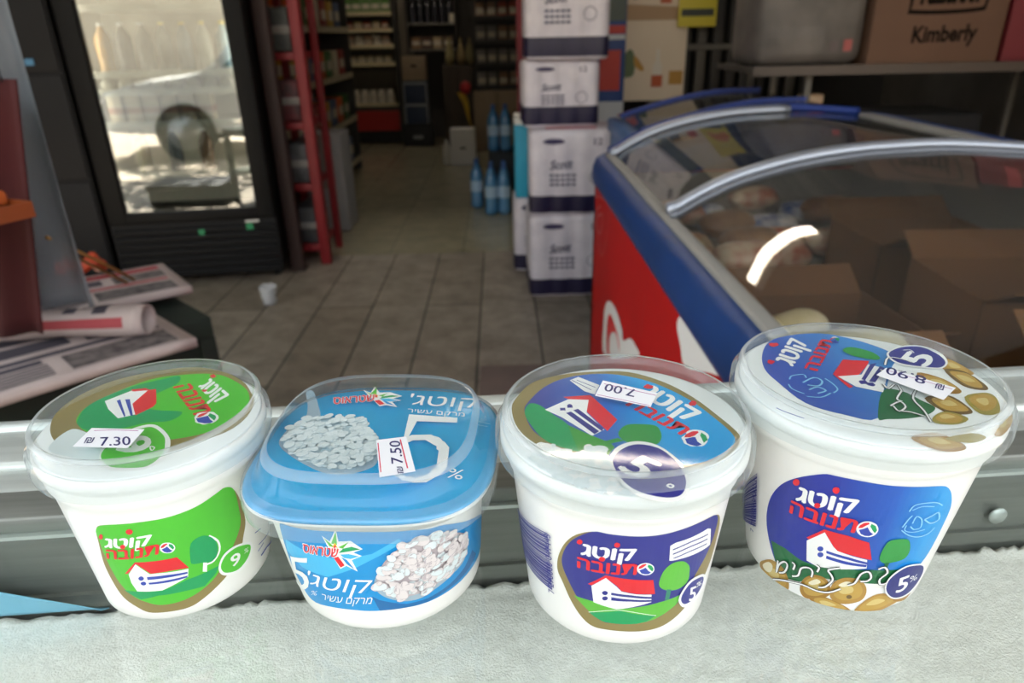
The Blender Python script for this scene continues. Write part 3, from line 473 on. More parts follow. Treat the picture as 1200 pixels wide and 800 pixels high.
["poly","white",[[10.0,20.7],[31.0,16.7],[31.0,12.7],[14.0,14.7],[12.0,2.7],[13.0,3.7],[15.0,3.7],[16.0,3.7],[18.0,3.7],[19.0,3.7],[21.0,3.7],[22.0,2.7],[24.0,1.7],[25.0,0.7],[26.0,-1.3],[27.0,-2.3],[28.0,-4.3],[29.0,-6.3],[29.0,-8.3],[29.0,-10.3],[29.0,-12.3],[29.0,-14.3],[29.0,-16.3],[29.0,-18.3],[29.0,-20.3],[28.0,-22.3],[27.0,-24.3],[26.0,-25.3],[25.0,-26.3],[24.0,-27.3],[23.0,-28.3],[22.0,-29.3],[20.0,-29.3],[19.0,-29.3],[17.0,-29.3],[16.0,-28.3],[15.0,-28.3],[13.0,-27.3],[12.0,-26.3],[11.0,-25.3],[10.0,-24.3],[9.0,-23.3],[8.0,-23.3],[8.0,-22.3],[7.0,-21.3],[9.0,-20.3],[10.0,-21.3],[11.0,-22.3],[12.0,-23.3],[13.0,-24.3],[14.0,-25.3],[15.0,-25.3],[16.0,-25.3],[17.0,-26.3],[18.0,-26.3],[19.0,-25.3],[20.0,-25.3],[22.0,-24.3],[23.0,-23.3],[23.0,-22.3],[24.0,-20.3],[25.0,-19.3],[25.0,-17.3],[25.0,-15.3],[25.0,-13.3],[25.0,-11.3],[25.0,-10.3],[25.0,-8.3],[24.0,-7.3],[24.0,-5.3],[23.0,-4.3],[22.0,-3.3],[21.0,-2.3],[20.0,-1.3],[19.0,-0.3],[18.0,-0.3],[16.0,-0.3],[14.0,-0.3],[13.0,-1.3],[11.0,-2.3],[10.0,-2.3]]],
["text","white","%",[29.0,-26.3],[35.0,-28.3],[30.0,-20.3],0.0],
["stroke","sky",0.3,[[39.0,13.7],[45.0,10.7]]],
["stroke","sky",0.3,[[39.0,10.7],[44.0,8.7]]]],
's2':[
["poly","paper",[[3.0,-17.3],[14.0,-15.3],[20.0,-38.3],[8.0,-41.3]]],
["stroke","crimson",0.38,[[4.0,-19.3],[8.0,-38.3]]],
["stroke","crimson",0.45,[[12.0,-17.3],[17.0,-36.3]]],
["text","ink","7.50",[15.0,-33.3],[12.0,-18.3],[11.0,-33.3],0.01],
["text","ink","₪",[16.0,-39.3],[15.0,-35.3],[14.0,-39.3],0.0]],
'l1':[
["blob","gold",[[-38.1,-5.1],[-43.1,7.9],[-42.1,21.9],[-35.1,34.9],[-23.1,42.9],[-6.1,47.9],[9.9,43.9],[23.9,32.9],[30.9,22.9],[35.9,12.9],[36.9,0.9],[33.9,-9.1],[26.9,-16.1],[16.9,-24.1],[5.9,-27.1],[-7.1,-26.1],[-21.1,-21.1],[-30.1,-15.1]]],
["blob","lime",[[-32.1,2.9],[-33.1,12.9],[-28.1,23.9],[-18.1,35.9],[-7.1,39.9],[9.9,39.9],[22.9,30.9],[30.9,20.9],[33.9,9.9],[30.9,-2.1],[25.9,-10.1],[17.9,-14.1],[6.9,-16.1],[-5.1,-13.1],[-20.1,-9.1],[-28.1,-3.1]]],
["blob","hill",[[-31.1,1.9],[-33.1,12.9],[-28.1,23.9],[-21.1,30.9],[-11.1,36.9],[-6.1,38.9],[-4.1,30.9],[-13.1,13.9],[-2.1,7.9],[8.9,5.9],[6.9,-1.1],[-2.1,-2.1],[-10.1,-6.1],[-21.1,-7.1],[-28.1,-3.1]]],
["poly","white",[[-28.1,16.9],[-21.1,25.9],[-14.1,25.9],[-15.1,13.9],[-9.1,4.9],[-15.1,1.9],[-23.1,9.9]]],
["poly","red",[[-15.1,13.9],[-14.1,25.9],[-11.1,26.9],[-5.1,13.9],[-5.1,10.9],[-9.1,3.9]]],
["poly","red",[[-22.1,26.9],[-16.1,27.9],[-13.1,25.9],[-20.1,24.9]]],
["poly","blue",[[-23.1,16.9],[-22.1,17.9],[-13.1,3.9],[-13.1,2.9]]],
["poly","blue",[[-20.1,17.9],[-18.1,17.9],[-10.1,3.9],[-11.1,3.9]]],
["text","white","קוטג",[6.9,27.9],[20.9,11.9],[8.9,35.9],0.04],
["blob","red",[[10.9,37.9],[10.9,36.9],[9.9,35.9],[8.9,36.9],[7.9,37.9],[7.9,38.9],[8.9,39.9],[9.9,38.9]]],
["blob","red",[[26.9,23.9],[26.9,22.9],[25.9,21.9],[23.9,22.9],[23.9,23.9],[23.9,25.9],[23.9,25.9],[25.9,24.9]]],
["blob","red",[[11.9,23.9],[11.9,22.9],[11.9,22.9],[10.9,22.9],[9.9,23.9],[9.9,24.9],[10.9,24.9],[11.9,24.9]]],
["text","red","תנובה",[-4.1,27.9],[14.9,2.9],[1.9,30.9],0.03],
["blob","white",[[25.9,-0.1],[25.9,-2.1],[24.9,-4.1],[23.9,-4.1],[21.9,-5.1],[19.9,-4.1],[17.9,-3.1],[16.9,-1.1],[15.9,0.9],[15.9,2.9],[15.9,3.9],[17.9,4.9],[19.9,4.9],[21.9,4.9],[23.9,2.9],[24.9,1.9]]],
["poly","blue",[[16.9,-0.1],[18.9,0.9],[20.9,1.9],[22.9,-1.1],[24.9,-3.1],[23.9,-4.1],[21.9,-4.1],[18.9,-3.1]]],
["poly","red",[[16.9,0.9],[16.9,2.9],[17.9,3.9],[19.9,4.9],[19.9,3.9],[18.9,1.9],[17.9,0.9]]],
["poly","hill",[[20.9,3.9],[23.9,1.9],[24.9,-0.1],[24.9,-2.1],[23.9,-1.1],[20.9,1.9]]],
["blob","grain",[[-31.1,-13.1],[-29.1,-6.1],[-23.1,-8.1],[-15.1,-14.1],[-9.1,-22.1],[-6.1,-29.1],[-18.1,-26.1],[-29.1,-21.1]]],
["blob","white",[[-9.1,-23.1],[-10.1,-17.1],[-6.1,-8.1],[-1.1,-4.1],[3.9,-5.1],[10.9,-12.1],[14.9,-19.1],[16.9,-28.1],[13.9,-34.1],[7.9,-36.1],[-0.1,-35.1],[-6.1,-29.1]]],
["blob","lime",[[-8.1,-24.1],[-8.1,-18.1],[-5.1,-10.1],[-0.1,-6.1],[3.9,-7.1],[9.9,-13.1],[12.9,-19.1],[14.9,-26.1],[12.9,-33.1],[6.9,-34.1],[-0.1,-33.1],[-5.1,-29.1]]],
["text","white","9",[-6.1,-19.1],[0.9,-27.1],[1.9,-11.1],0.03],
["stroke","white",0.53,[[8.9,-22.1],[7.9,-20.1],[9.9,-21.1],[9.9,-23.1],[8.9,-22.1]]],
["stroke","white",0.45,[[7.9,-28.1],[7.9,-26.1],[9.9,-27.1],[8.9,-29.1],[7.9,-28.1]]]],
's1':[
["poly","paper",[[-17.1,-12.1],[3.9,-14.1],[3.9,-27.1],[-17.1,-25.1]]],
["stroke","violet",0.38,[[-15.1,-14.1],[-7.1,-14.1],[1.9,-15.1]]],
["text","ink","7.30",[-7.1,-25.1],[3.9,-25.1],[-10.1,-19.1],0.01],
["text","ink","₪",[-14.1,-23.1],[-11.1,-23.1],[-15.1,-19.1],0.0]],
'l3':[
["blob","gold",[[-41.9,10.9],[-39.9,19.9],[-32.9,32.9],[-19.9,39.9],[-5.9,41.9],[9.1,40.9],[22.1,30.9],[31.1,16.9],[37.1,0.9],[40.1,-9.1],[40.1,-14.1],[37.1,-20.1],[30.1,-27.1],[23.1,-31.1],[15.1,-33.1],[6.1,-32.1],[-2.9,-29.1],[-13.9,-26.1],[-24.9,-21.1],[-33.9,-14.1],[-39.9,-3.1]]],
["blob","gradc",[[-36.9,8.9],[-34.9,16.9],[-27.9,28.9],[-17.9,36.9],[-3.9,39.9],[8.1,36.9],[19.1,28.9],[29.1,14.9],[35.1,-0.1],[38.1,-11.1],[37.1,-17.1],[31.1,-24.1],[24.1,-28.1],[16.1,-30.1],[8.1,-27.1],[-2.9,-25.1],[-13.9,-22.1],[-24.9,-17.1],[-33.9,-6.1]]],
["blob","hill",[[-36.9,7.9],[-34.9,14.9],[-30.9,13.9],[-25.9,5.9],[-20.9,-2.1],[-18.9,-15.1],[-18.9,-20.1],[-24.9,-17.1],[-30.9,-11.1],[-34.9,-1.1]]],
["poly","leaf2",[[-20.9,-2.1],[-13.9,-9.1],[-6.9,-15.1],[-5.9,-18.1],[-8.9,-23.1],[-13.9,-22.1],[-18.9,-20.1],[-19.9,-12.1]]],
["poly","red",[[-20.9,19.9],[-9.9,20.9],[-8.9,18.9],[-1.9,0.9],[-6.9,-7.1],[-12.9,7.9],[-10.9,16.9],[-18.9,17.9]]],
["poly","white",[[-28.9,9.9],[-18.9,17.9],[-10.9,16.9],[-12.9,6.9],[-7.9,-6.1],[-12.9,-10.1],[-22.9,3.9]]],
["poly","navy",[[-17.9,8.9],[-15.9,9.9],[-7.9,-5.1],[-8.9,-7.1]]],
["poly","navy",[[-20.9,6.9],[-18.9,7.9],[-9.9,-7.1],[-11.9,-9.1]]],
["blob","navy",[[-17.9,11.9],[-17.9,10.9],[-18.9,10.9],[-19.9,10.9],[-19.9,11.9],[-19.9,12.9],[-18.9,13.9],[-17.9,12.9]]],
["blob","navy",[[-20.9,9.9],[-20.9,8.9],[-21.9,8.9],[-22.9,8.9],[-22.9,9.9],[-22.9,10.9],[-21.9,10.9],[-20.9,10.9]]],
["blob","tree",[[-2.9,-8.1],[1.1,-3.1],[8.1,-3.1],[12.1,-5.1],[12.1,-12.1],[9.1,-17.1],[3.1,-17.1],[-0.9,-15.1],[-2.9,-12.1]]],
["poly","tree",[[-3.9,-12.1],[-1.9,-14.1],[-7.9,-16.1],[-8.9,-14.1]]],
["text","white","קוטג",[10.1,20.9],[24.1,-2.1],[17.1,27.9],0.04],
["text","red","תנובה",[3.1,11.9],[19.1,-11.1],[8.1,15.9],0.03],
["blob","red",[[17.1,26.9],[16.1,24.9],[14.1,24.9],[13.1,25.9],[13.1,26.9],[14.1,27.9],[15.1,28.9],[16.1,27.9]]],
["blob","red",[[31.1,11.9],[30.1,9.9],[29.1,9.9],[28.1,9.9],[28.1,11.9],[29.1,12.9],[30.1,13.9],[31.1,12.9]]],
["blob","white",[[28.1,-15.1],[27.1,-17.1],[25.1,-19.1],[23.1,-19.1],[21.1,-19.1],[20.1,-18.1],[19.1,-17.1],[19.1,-15.1],[19.1,-13.1],[21.1,-11.1],[22.1,-9.1],[24.1,-8.1],[26.1,-8.1],[28.1,-9.1],[29.1,-11.1],[29.1,-13.1]]],
["poly","blue",[[20.1,-14.1],[23.1,-13.1],[24.1,-13.1],[24.1,-16.1],[25.1,-18.1],[23.1,-19.1],[21.1,-18.1],[20.1,-17.1]]],
["poly","red",[[20.1,-13.1],[21.1,-11.1],[24.1,-9.1],[26.1,-9.1],[26.1,-10.1],[24.1,-12.1],[22.1,-13.1]]],
["poly","hill",[[27.1,-10.1],[28.1,-12.1],[28.1,-15.1],[26.1,-17.1],[26.1,-15.1],[26.1,-12.1]]],
["poly","white",[[-16.9,33.9],[-12.9,36.9],[-4.9,28.9],[-7.9,20.9],[-11.9,23.9]]],
["stroke","navy",0.39,[[-15.9,33.9],[-8.9,24.9]]],
["stroke","navy",0.39,[[-13.9,33.9],[-6.9,26.9]]],
["grain","grain",[[-33.9,-18.1],[-27.9,-16.1],[-20.9,-21.1],[-12.9,-18.1],[-9.9,-21.1],[-7.9,-29.1],[-8.9,-37.1],[-5.9,-43.1],[-3.9,-47.1],[-13.9,-44.1],[-24.9,-38.1],[-31.9,-30.1],[-35.9,-24.1]]],
["blob","white",[[-8.9,-26.1],[-4.9,-19.1],[2.1,-16.1],[9.1,-19.1],[14.1,-28.1],[15.1,-36.1],[14.1,-44.1],[10.1,-50.1],[4.1,-51.1],[-2.9,-48.1],[-6.9,-42.1],[-8.9,-34.1]]],
["blob","navy",[[-7.9,-27.1],[-3.9,-21.1],[2.1,-18.1],[9.1,-21.1],[13.1,-29.1],[14.1,-37.1],[13.1,-43.1],[10.1,-48.1],[5.1,-49.1],[-1.9,-46.1],[-5.9,-41.1],[-7.9,-34.1]]],
["text","white","5",[-6.9,-33.1],[-0.9,-39.1],[2.1,-25.1],0.04],
["stroke","white",0.7,[[10.1,-35.1],[11.1,-37.1],[10.1,-37.1],[9.1,-36.1],[10.1,-35.1]]],
["stroke","white",0.7,[[8.1,-42.1],[9.1,-43.1],[8.1,-44.1],[7.1,-43.1],[8.1,-42.1]]]],
's3':[
["poly","paper",[[-3.9,26.9],[16.1,14.9],[11.1,3.9],[-8.9,13.9]]],
["stroke","violet",0.39,[[-3.9,23.9],[15.1,12.9]]],
["stroke","violet",0.31,[[-7.9,14.9],[11.1,4.9]]],
["text","ink","7.00",[8.1,17.9],[-2.9,23.9],[6.1,11.9],0.01]],
'l4':[
["blob","gradd",[[-30.3,28.2],[-22.3,41.2],[-10.3,47.2],[3.7,48.2],[13.7,42.2],[21.7,32.2],[24.7,22.2],[17.7,13.2],[8.7,-0.8],[-8.3,-26.8],[-19.3,-23.8],[-29.3,-14.8],[-33.3,2.2],[-34.3,14.2]]],
["stroke","blue",0.51,[[-41.3,-17.8],[-39.3,-20.8],[-34.3,-25.8]]],
["blob","forest",[[-8.3,-26.8],[3.7,-6.8],[10.7,-7.8],[13.7,-14.8],[15.7,-20.8],[9.7,-25.8],[1.7,-27.8],[-5.3,-27.8]]],
["blob","olive",[[39.7,18.2],[44.7,18.2],[46.7,6.2],[42.7,4.2],[36.7,8.2]]],
["blob","ol_mid",[[40.7,16.2],[44.7,16.2],[45.7,8.2],[42.7,6.2],[38.7,9.2]]],
["blob","ol_hi",[[41.7,15.2],[43.7,15.2],[44.7,11.2],[42.7,10.2],[40.7,11.2]]],
["blob","olive3",[[36.7,9.2],[43.7,7.2],[44.7,-4.8],[41.7,-8.8],[35.7,-4.8]]],
["blob","ol_mid",[[37.7,7.2],[43.7,5.2],[43.7,-2.8],[41.7,-6.8],[37.7,-3.8]]],
["blob","ol_hi",[[38.7,4.2],[41.7,3.2],[42.7,-0.8],[41.7,-1.8],[38.7,-0.8]]],
["blob","olive2",[[24.7,7.2],[31.7,1.2],[32.7,-8.8],[27.7,-10.8],[21.7,-4.8]]],
["blob","ol_mid",[[25.7,4.2],[30.7,1.2],[32.7,-6.8],[28.7,-7.8],[23.7,-3.8]]],
["blob","ol_hi",[[26.7,1.2],[29.7,0.2],[30.7,-3.8],[28.7,-3.8],[25.7,-1.8]]],
["blob","olive3",[[15.7,-13.8],[25.7,-11.8],[27.7,-20.8],[25.7,-25.8],[17.7,-24.8]]],
["blob","ol_mid",[[17.7,-14.8],[24.7,-12.8],[26.7,-19.8],[25.7,-23.8],[18.7,-22.8]]],
["blob","ol_hi",[[19.7,-16.8],[23.7,-15.8],[24.7,-18.8],[23.7,-19.8],[20.7,-19.8]]],
["blob","olive4",[[30.7,-13.8],[40.7,-10.8],[41.7,-15.8],[35.7,-25.8],[28.7,-25.8]]],
["blob","ol_mid",[[31.7,-14.8],[39.7,-11.8],[40.7,-16.8],[35.7,-22.8],[30.7,-23.8]]],
["blob","ol_hi",[[33.7,-15.8],[37.7,-14.8],[37.7,-16.8],[35.7,-19.8],[33.7,-19.8]]],
["blob","olive4",[[10.7,-27.8],[17.7,-23.8],[22.7,-28.8],[16.7,-32.8],[9.7,-31.8]]],
["blob","ol_mid",[[11.7,-27.8],[17.7,-24.8],[20.7,-28.8],[16.7,-31.8],[11.7,-30.8]]],
["blob","ol_hi",[[13.7,-26.8],[16.7,-25.8],[18.7,-27.8],[15.7,-28.8],[13.7,-28.8]]],
["blob","olive2",[[-4.3,-40.8],[5.7,-37.8],[10.7,-44.8],[8.7,-48.8],[0.7,-48.8]]],
["blob","ol_mid",[[-2.3,-41.8],[4.7,-39.8],[9.7,-44.8],[8.7,-46.8],[1.7,-47.8]]],
["blob","ol_hi",[[0.7,-41.8],[4.7,-40.8],[6.7,-43.8],[6.7,-44.8],[2.7,-44.8]]],
["blob","olive4",[[6.7,-41.8],[17.7,-38.8],[20.7,-41.8],[13.7,-44.8]]],
["blob","olive",[[24.7,-39.8],[34.7,-31.8],[39.7,-26.8],[34.7,-33.8],[26.7,-40.8]]],
["blob","ol_mid",[[26.7,-37.8],[33.7,-31.8],[38.7,-27.8],[34.7,-33.8],[27.7,-38.8]]],
["blob","ol_hi",[[29.7,-34.8],[32.7,-32.8],[34.7,-30.8],[33.7,-32.8],[30.7,-35.8]]],
["poly","red",[[-9.3,7.2],[0.7,20.2],[10.7,18.2],[8.7,15.2],[0.7,6.2],[-8.3,5.2],[-6.3,-3.8],[-8.3,-4.8]]],
["poly","white",[[-8.3,5.2],[1.7,6.2],[8.7,15.2],[14.7,10.2],[2.7,-8.8],[-5.3,-3.8]]],
["poly","navy",[[9.7,15.2],[12.7,16.2],[0.7,1.2],[-0.3,2.2]]],
["poly","navy",[[12.7,13.2],[13.7,11.2],[3.7,-0.8],[1.7,0.2]]],
["blob","navy",[[0.7,-0.8],[-0.3,-1.8],[-1.3,-1.8],[-2.3,-1.8],[-2.3,0.2],[-1.3,1.2],[-0.3,1.2],[0.7,1.2]]],
["blob","navy",[[2.7,-2.8],[1.7,-3.8],[0.7,-3.8],[-0.3,-2.8],[-0.3,-1.8],[0.7,-0.8],[2.7,-0.8],[2.7,-0.8]]],
["blob","tree",[[4.7,29.2],[9.7,32.2],[15.7,27.2],[16.7,21.2],[13.7,19.2],[6.7,23.2]]],
["text","white","קוטג",[-22.3,15.2],[-7.3,37.2],[-27.3,21.2],0.04],
["text","red","תנובה",[-14.3,10.2],[4.7,38.2],[-18.3,13.2],0.03],
["blob","red",[[-20.3,36.2],[-21.3,35.2],[-23.3,34.2],[-24.3,35.2],[-24.3,37.2],[-23.3,38.2],[-21.3,38.2],[-20.3,38.2]]],
["blob","red",[[-28.3,19.2],[-29.3,18.2],[-30.3,17.2],[-31.3,18.2],[-31.3,19.2],[-30.3,21.2],[-29.3,21.2],[-28.3,20.2]]],
["blob","white",[[8.7,39.2],[7.7,38.2],[6.7,37.2],[5.7,36.2],[4.7,36.2],[3.7,36.2],[2.7,37.2],[3.7,38.2],[3.7,39.2],[4.7,41.2],[5.7,42.2],[6.7,43.2],[7.7,43.2],[8.7,42.2],[8.7,42.2],[8.7,40.2]]],
["poly","blue",[[3.7,39.2],[5.7,39.2],[6.7,40.2],[5.7,38.2],[6.7,37.2],[5.7,36.2],[4.7,36.2],[3.7,37.2]]],
["poly","red",[[3.7,39.2],[4.7,41.2],[6.7,42.2],[7.7,42.2],[7.7,42.2],[5.7,41.2],[4.7,40.2]]],
["poly","hill",[[7.7,42.2],[8.7,41.2],[7.7,39.2],[6.7,38.2],[6.7,39.2],[6.7,41.2]]],
["stroke","sky",0.59,[[-28.3,3.2],[-26.3,6.2],[-21.3,7.2],[-21.3,4.2]]],
["stroke","sky",0.59,[[-30.3,-0.8],[-30.3,-4.8],[-27.3,-8.8]]],
["stroke","sky",0.59,[[-27.3,-10.8],[-22.3,-11.8],[-17.3,-8.8]]],
["stroke","sky",0.59,[[-14.3,3.2],[-13.3,-0.8],[-13.3,-5.8],[-16.3,-8.8]]],
["stroke","sky",0.77,[[-24.3,0.2],[-18.3,4.2],[-16.3,1.2],[-19.3,-2.8],[-23.3,-1.8]]],
["stroke","sky",0.77,[[-24.3,-5.8],[-20.3,-3.8],[-18.3,-6.8],[-22.3,-8.8]]],
["blob","white",[[21.7,25.2],[30.7,31.2],[39.7,31.2],[43.7,24.2],[41.7,15.2],[35.7,9.2],[28.7,10.2],[21.7,13.2],[19.7,18.2]]],
["blob","navy",[[22.7,25.2],[30.7,30.2],[38.7,30.2],[41.7,23.2],[40.7,15.2],[35.7,10.2],[29.7,11.2],[22.7,14.2],[20.7,19.2]]],
["text","white","5",[30.7,11.2],[38.7,19.2],[23.7,18.2],0.04],
["stroke","white",0.51,[[29.7,27.2],[32.7,27.2],[32.7,24.2]]],
["stroke","black",1.19,[[-0.3,-19.8],[4.7,-16.8],[4.7,-20.8],[0.7,-23.8],[0.7,-19.8]]],
["stroke","black",1.19,[[5.7,-2.8],[5.7,-6.8],[10.7,-2.8],[9.7,-8.8]]],
["stroke","black",1.19,[[9.7,-8.8],[4.7,-14.8],[5.7,-16.8]]],
["stroke","black",1.19,[[16.7,-6.8],[10.7,-14.8],[9.7,-23.8],[7.7,-31.8]]],
["stroke","black",1.19,[[1.7,-23.8],[4.7,-24.8],[7.7,-27.8]]],
["stroke","black",1.19,[[14.7,13.2],[19.7,20.2],[24.7,18.2],[26.7,15.2]]],
["stroke","black",1.19,[[10.7,9.2],[12.7,6.2],[18.7,8.2]]],
["stroke","white",0.68,[[-0.3,-19.8],[4.7,-16.8],[4.7,-20.8],[0.7,-23.8],[0.7,-19.8]]],
["stroke","white",0.68,[[5.7,-2.8],[5.7,-6.8],[10.7,-2.8],[9.7,-8.8]]],
["stroke","white",0.68,[[9.7,-8.8],[4.7,-14.8],[5.7,-16.8]]],
["stroke","white",0.68,[[16.7,-6.8],[10.7,-14.8],[9.7,-23.8],[7.7,-31.8]]],
["stroke","white",0.68,[[1.7,-23.8],[4.7,-24.8],[7.7,-27.8]]],
["stroke","white",0.68,[[14.7,13.2],[19.7,20.2],[24.7,18.2],[26.7,15.2]]],
["stroke","white",0.68,[[10.7,9.2],[12.7,6.2],[18.7,8.2]]]],
's4':[
["poly","paper",[[11.7,7.2],[28.7,-10.8],[18.7,-19.8],[4.7,1.2]]],
["stroke","violet",0.34,[[10.7,5.2],[26.7,-11.8]]],
["text","ink","8.90",[22.7,-1.8],[12.7,8.2],[18.7,-7.8],0.01],
["text","ink","₪",[25.7,-8.8],[23.7,-6.8],[22.7,-12.8],0.0]],
'fz':[
["blob","white",[[1947.0,324.0],[1988.0,415.0],[1970.0,485.0],[1888.0,531.0],[1767.0,547.0],[1672.0,532.0],[1645.0,513.0],[1558.0,557.0],[1488.0,569.0],[1465.0,551.0]]],
["blob","red",[[1881.0,360.0],[1920.0,444.0],[1878.0,495.0],[1803.0,501.0],[1718.0,488.0],[1706.0,446.0]]],
["blob","white",[[1837.0,376.0],[1860.0,426.0],[1804.0,469.0],[1735.0,481.0],[1700.0,441.0]]],
["blob","white",[[1062.0,721.0],[1105.0,742.0],[1137.0,764.0],[1132.0,784.0],[1099.0,803.0],[1065.0,811.0],[1011.0,803.0],[953.0,792.0],[906.0,803.0],[865.0,833.0],[827.0,858.0],[801.0,849.0],[901.0,787.0]]],
["stroke","pink",2.81,[[2447.0,753.0],[1999.0,794.0],[1979.0,716.0],[2063.0,617.0],[2167.0,631.0],[2447.0,753.0]]],
["stroke","pink",5.62,[[2133.0,755.0],[2227.0,717.0],[2224.0,677.0],[2136.0,665.0],[2086.0,712.0],[2105.0,737.0],[2197.0,702.0]]],
["stroke","pink",2.81,[[2417.0,724.0],[2304.0,721.0],[2351.0,701.0],[2263.0,695.0]]],
["stroke","darkred",2.81,[[1420.0,721.0],[1434.0,613.0]]]]}
# ---------------------------------------------------------------- the place: paving, shop floor, walls, added sun canopy
def tiles(name, base, c2, mortar, bw, rh, ox, oy, rough, off=.5, ms=.004, turn=True, grime=.35, bump=.25):
    m = bpy.data.materials.new(name); m.use_nodes = True; nt = m.node_tree; b = nt.nodes['Principled BSDF']; N = nt.nodes.new; L = nt.links.new
    tc = N('ShaderNodeTexCoord'); mp = N('ShaderNodeMapping'); mp.vector_type = 'POINT'
    mp.inputs['Rotation'].default_value = (0, 0, R(90) if turn else 0); mp.inputs['Location'].default_value = (ox, oy, 0)
    br = N('ShaderNodeTexBrick'); br.offset = off; br.inputs['Color1'].default_value = lin(base); br.inputs['Color2'].default_value = lin(c2); br.inputs['Mortar'].default_value = lin(mortar)
    br.inputs['Scale'].default_value = 1; br.inputs['Brick Width'].default_value = bw; br.inputs['Row Height'].default_value = rh; br.inputs['Mortar Size'].default_value = ms; br.inputs['Mortar Smooth'].default_value = .2
    L(tc.outputs['Object'], mp.inputs[0]); L(mp.outputs[0], br.inputs[0])
    n = N('ShaderNodeTexNoise'); n.inputs['Scale'].default_value = 7; n.inputs['Detail'].default_value = 8; n.inputs['Roughness'].default_value = .7
    L(tc.outputs['Object'], n.inputs[0]); r = N('ShaderNodeValToRGB'); r.color_ramp.elements[0].position = .35; r.color_ramp.elements[1].position = .68
    r.color_ramp.elements[0].color = (grime, grime, grime, 1); L(n.outputs['Fac'], r.inputs[0])
    mx = N('ShaderNodeMix'); mx.data_type = 'RGBA'; mx.blend_type = 'MULTIPLY'; mx.inputs[0].default_value = 1
    L(br.outputs['Color'], mx.inputs[6]); L(r.outputs[0], mx.inputs[7]); L(mx.outputs[2], b.inputs['Base Color']); b.inputs['Roughness'].default_value = rough
    bp = N('ShaderNodeBump'); bp.inputs['Strength'].default_value = bump; bp.inputs['Distance'].default_value = .004
    L(br.outputs['Fac'], bp.inputs['Height']); bp.invert = True; L(bp.outputs[0], b.inputs['Normal'])
    MATS[name] = m; return m
def struct(o): o['kind'] = 'structure'; return o
stone = tiles('worn_stone_tiles', '#a5998a', '#938777', '#26221e', 2.3, .274, .13, -.158, .5, off=.37, ms=.005, grime=.5)
inner = tiles('shop_floor_tiles', '#aaa389', '#a39c82', '#8a846f', .62, .46, .2, .25, .2, grime=.75, bump=.05)
b = B(); b.box(-3.4, 2.6, .2, 4.2, -.12, 0, stone); struct(b.out('floor'))
b = B(); b.box(-3.4, 2.6, 4.2, 9.7, -.12, 0, inner); struct(b.out('floor.001'))
b = B(); b.box(-14, 14, -4.2, .2, -.12, 0, tiles('pavement_slabs', '#b9ab98', '#a89a88', '#6d655b', .6, .4, 0, 0, .8, grime=.6)); b.box(-14, -3.4, .2, 9.7, -.12, 0, MATS['pavement_slabs']); b.box(2.6, 14, .2, 9.7, -.12, 0, MATS['pavement_slabs']); struct(b.out('pavement'))
b = B(); b.box(-30, 30, -16, -4.2, -.14, -.1, M('asphalt', '#8c8884', .9, hex2='#7a7672', scale=20)); struct(b.out('street'))
b = B(); b.box(-30, 30, -22, -16, -.14, 6.5, M('far_facade', '#cdbfa8', .9, hex2='#bfb09a', scale=2)); struct(b.out('facade'))
plaster = M('grimy_plaster', '#4d4a45', .85, hex2='#403d39', scale=4)
b = B(); b.box(-3.6, -3.4, .9, 9.7, -.12, 3.0, plaster); struct(b.out('wall_left'))
b = B(); b.box(2.6, 2.8, .2, 9.7, -.12, 3.0, plaster); struct(b.out('wall_right'))
b = B(); b.box(-3.6, 2.8, 9.7, 9.9, -.12, 3.0, plaster); struct(b.out('wall_back'))
b = B(); b.box(-1.75, 2.8, -1.1, 1.6, 3.0, 3.15, M('sun_canopy_paint', '#7d7b75', .9)); b.box(-3.6, 2.8, 1.6, 9.9, 3.0, 3.15, M('shop_ceiling_paint', '#5c5a55', .9)); struct(b.out('ceiling'))  # front slab is unseen, its edges set to keep sun off the counter
b = B(); b.box(-3.4, 2.6, 4.50, 4.62, 2.02, 3.0, plaster); struct(b.out('shade_lintel_1'))  # unseen lintel added to cut daylight reaching the back of the shop
# fluorescent lamps on the ceiling
def lamp(x, y, z, rz, label):
    t = thing('fluorescent_lamp', label, 'lamp', (x, y, z), rz, 'ceiling tubes inside the shop')
    if z < 2.99:
        for q in (-.45, .45): b = B(); b.tube([(q, 0, 0), (q, 0, 3.0-z)], .008, M('rod_steel', '#7a7a78', .5), 6); b.out('hanging_rod', t)
    b = B(); b.box(-.64, .64, -.05, .05, -.06, 0, M('lamp_enamel', '#e8e8e4', .4), .008); b.out('housing', t)
    b = B(); b.tube([(-.62, 0, -.085), (.62, 0, -.085)], .032, emit('tube_light', '#fff0dc', 8), 10); b.out('tube', t)
lamp(.41, 4.25, 2.66, R(-8), 'hanging fluorescent tube mirrored in the curved freezer lid'); lamp(-.7, 7.9, 3.0, 0, 'fluorescent ceiling tube over the back aisle of the shop')

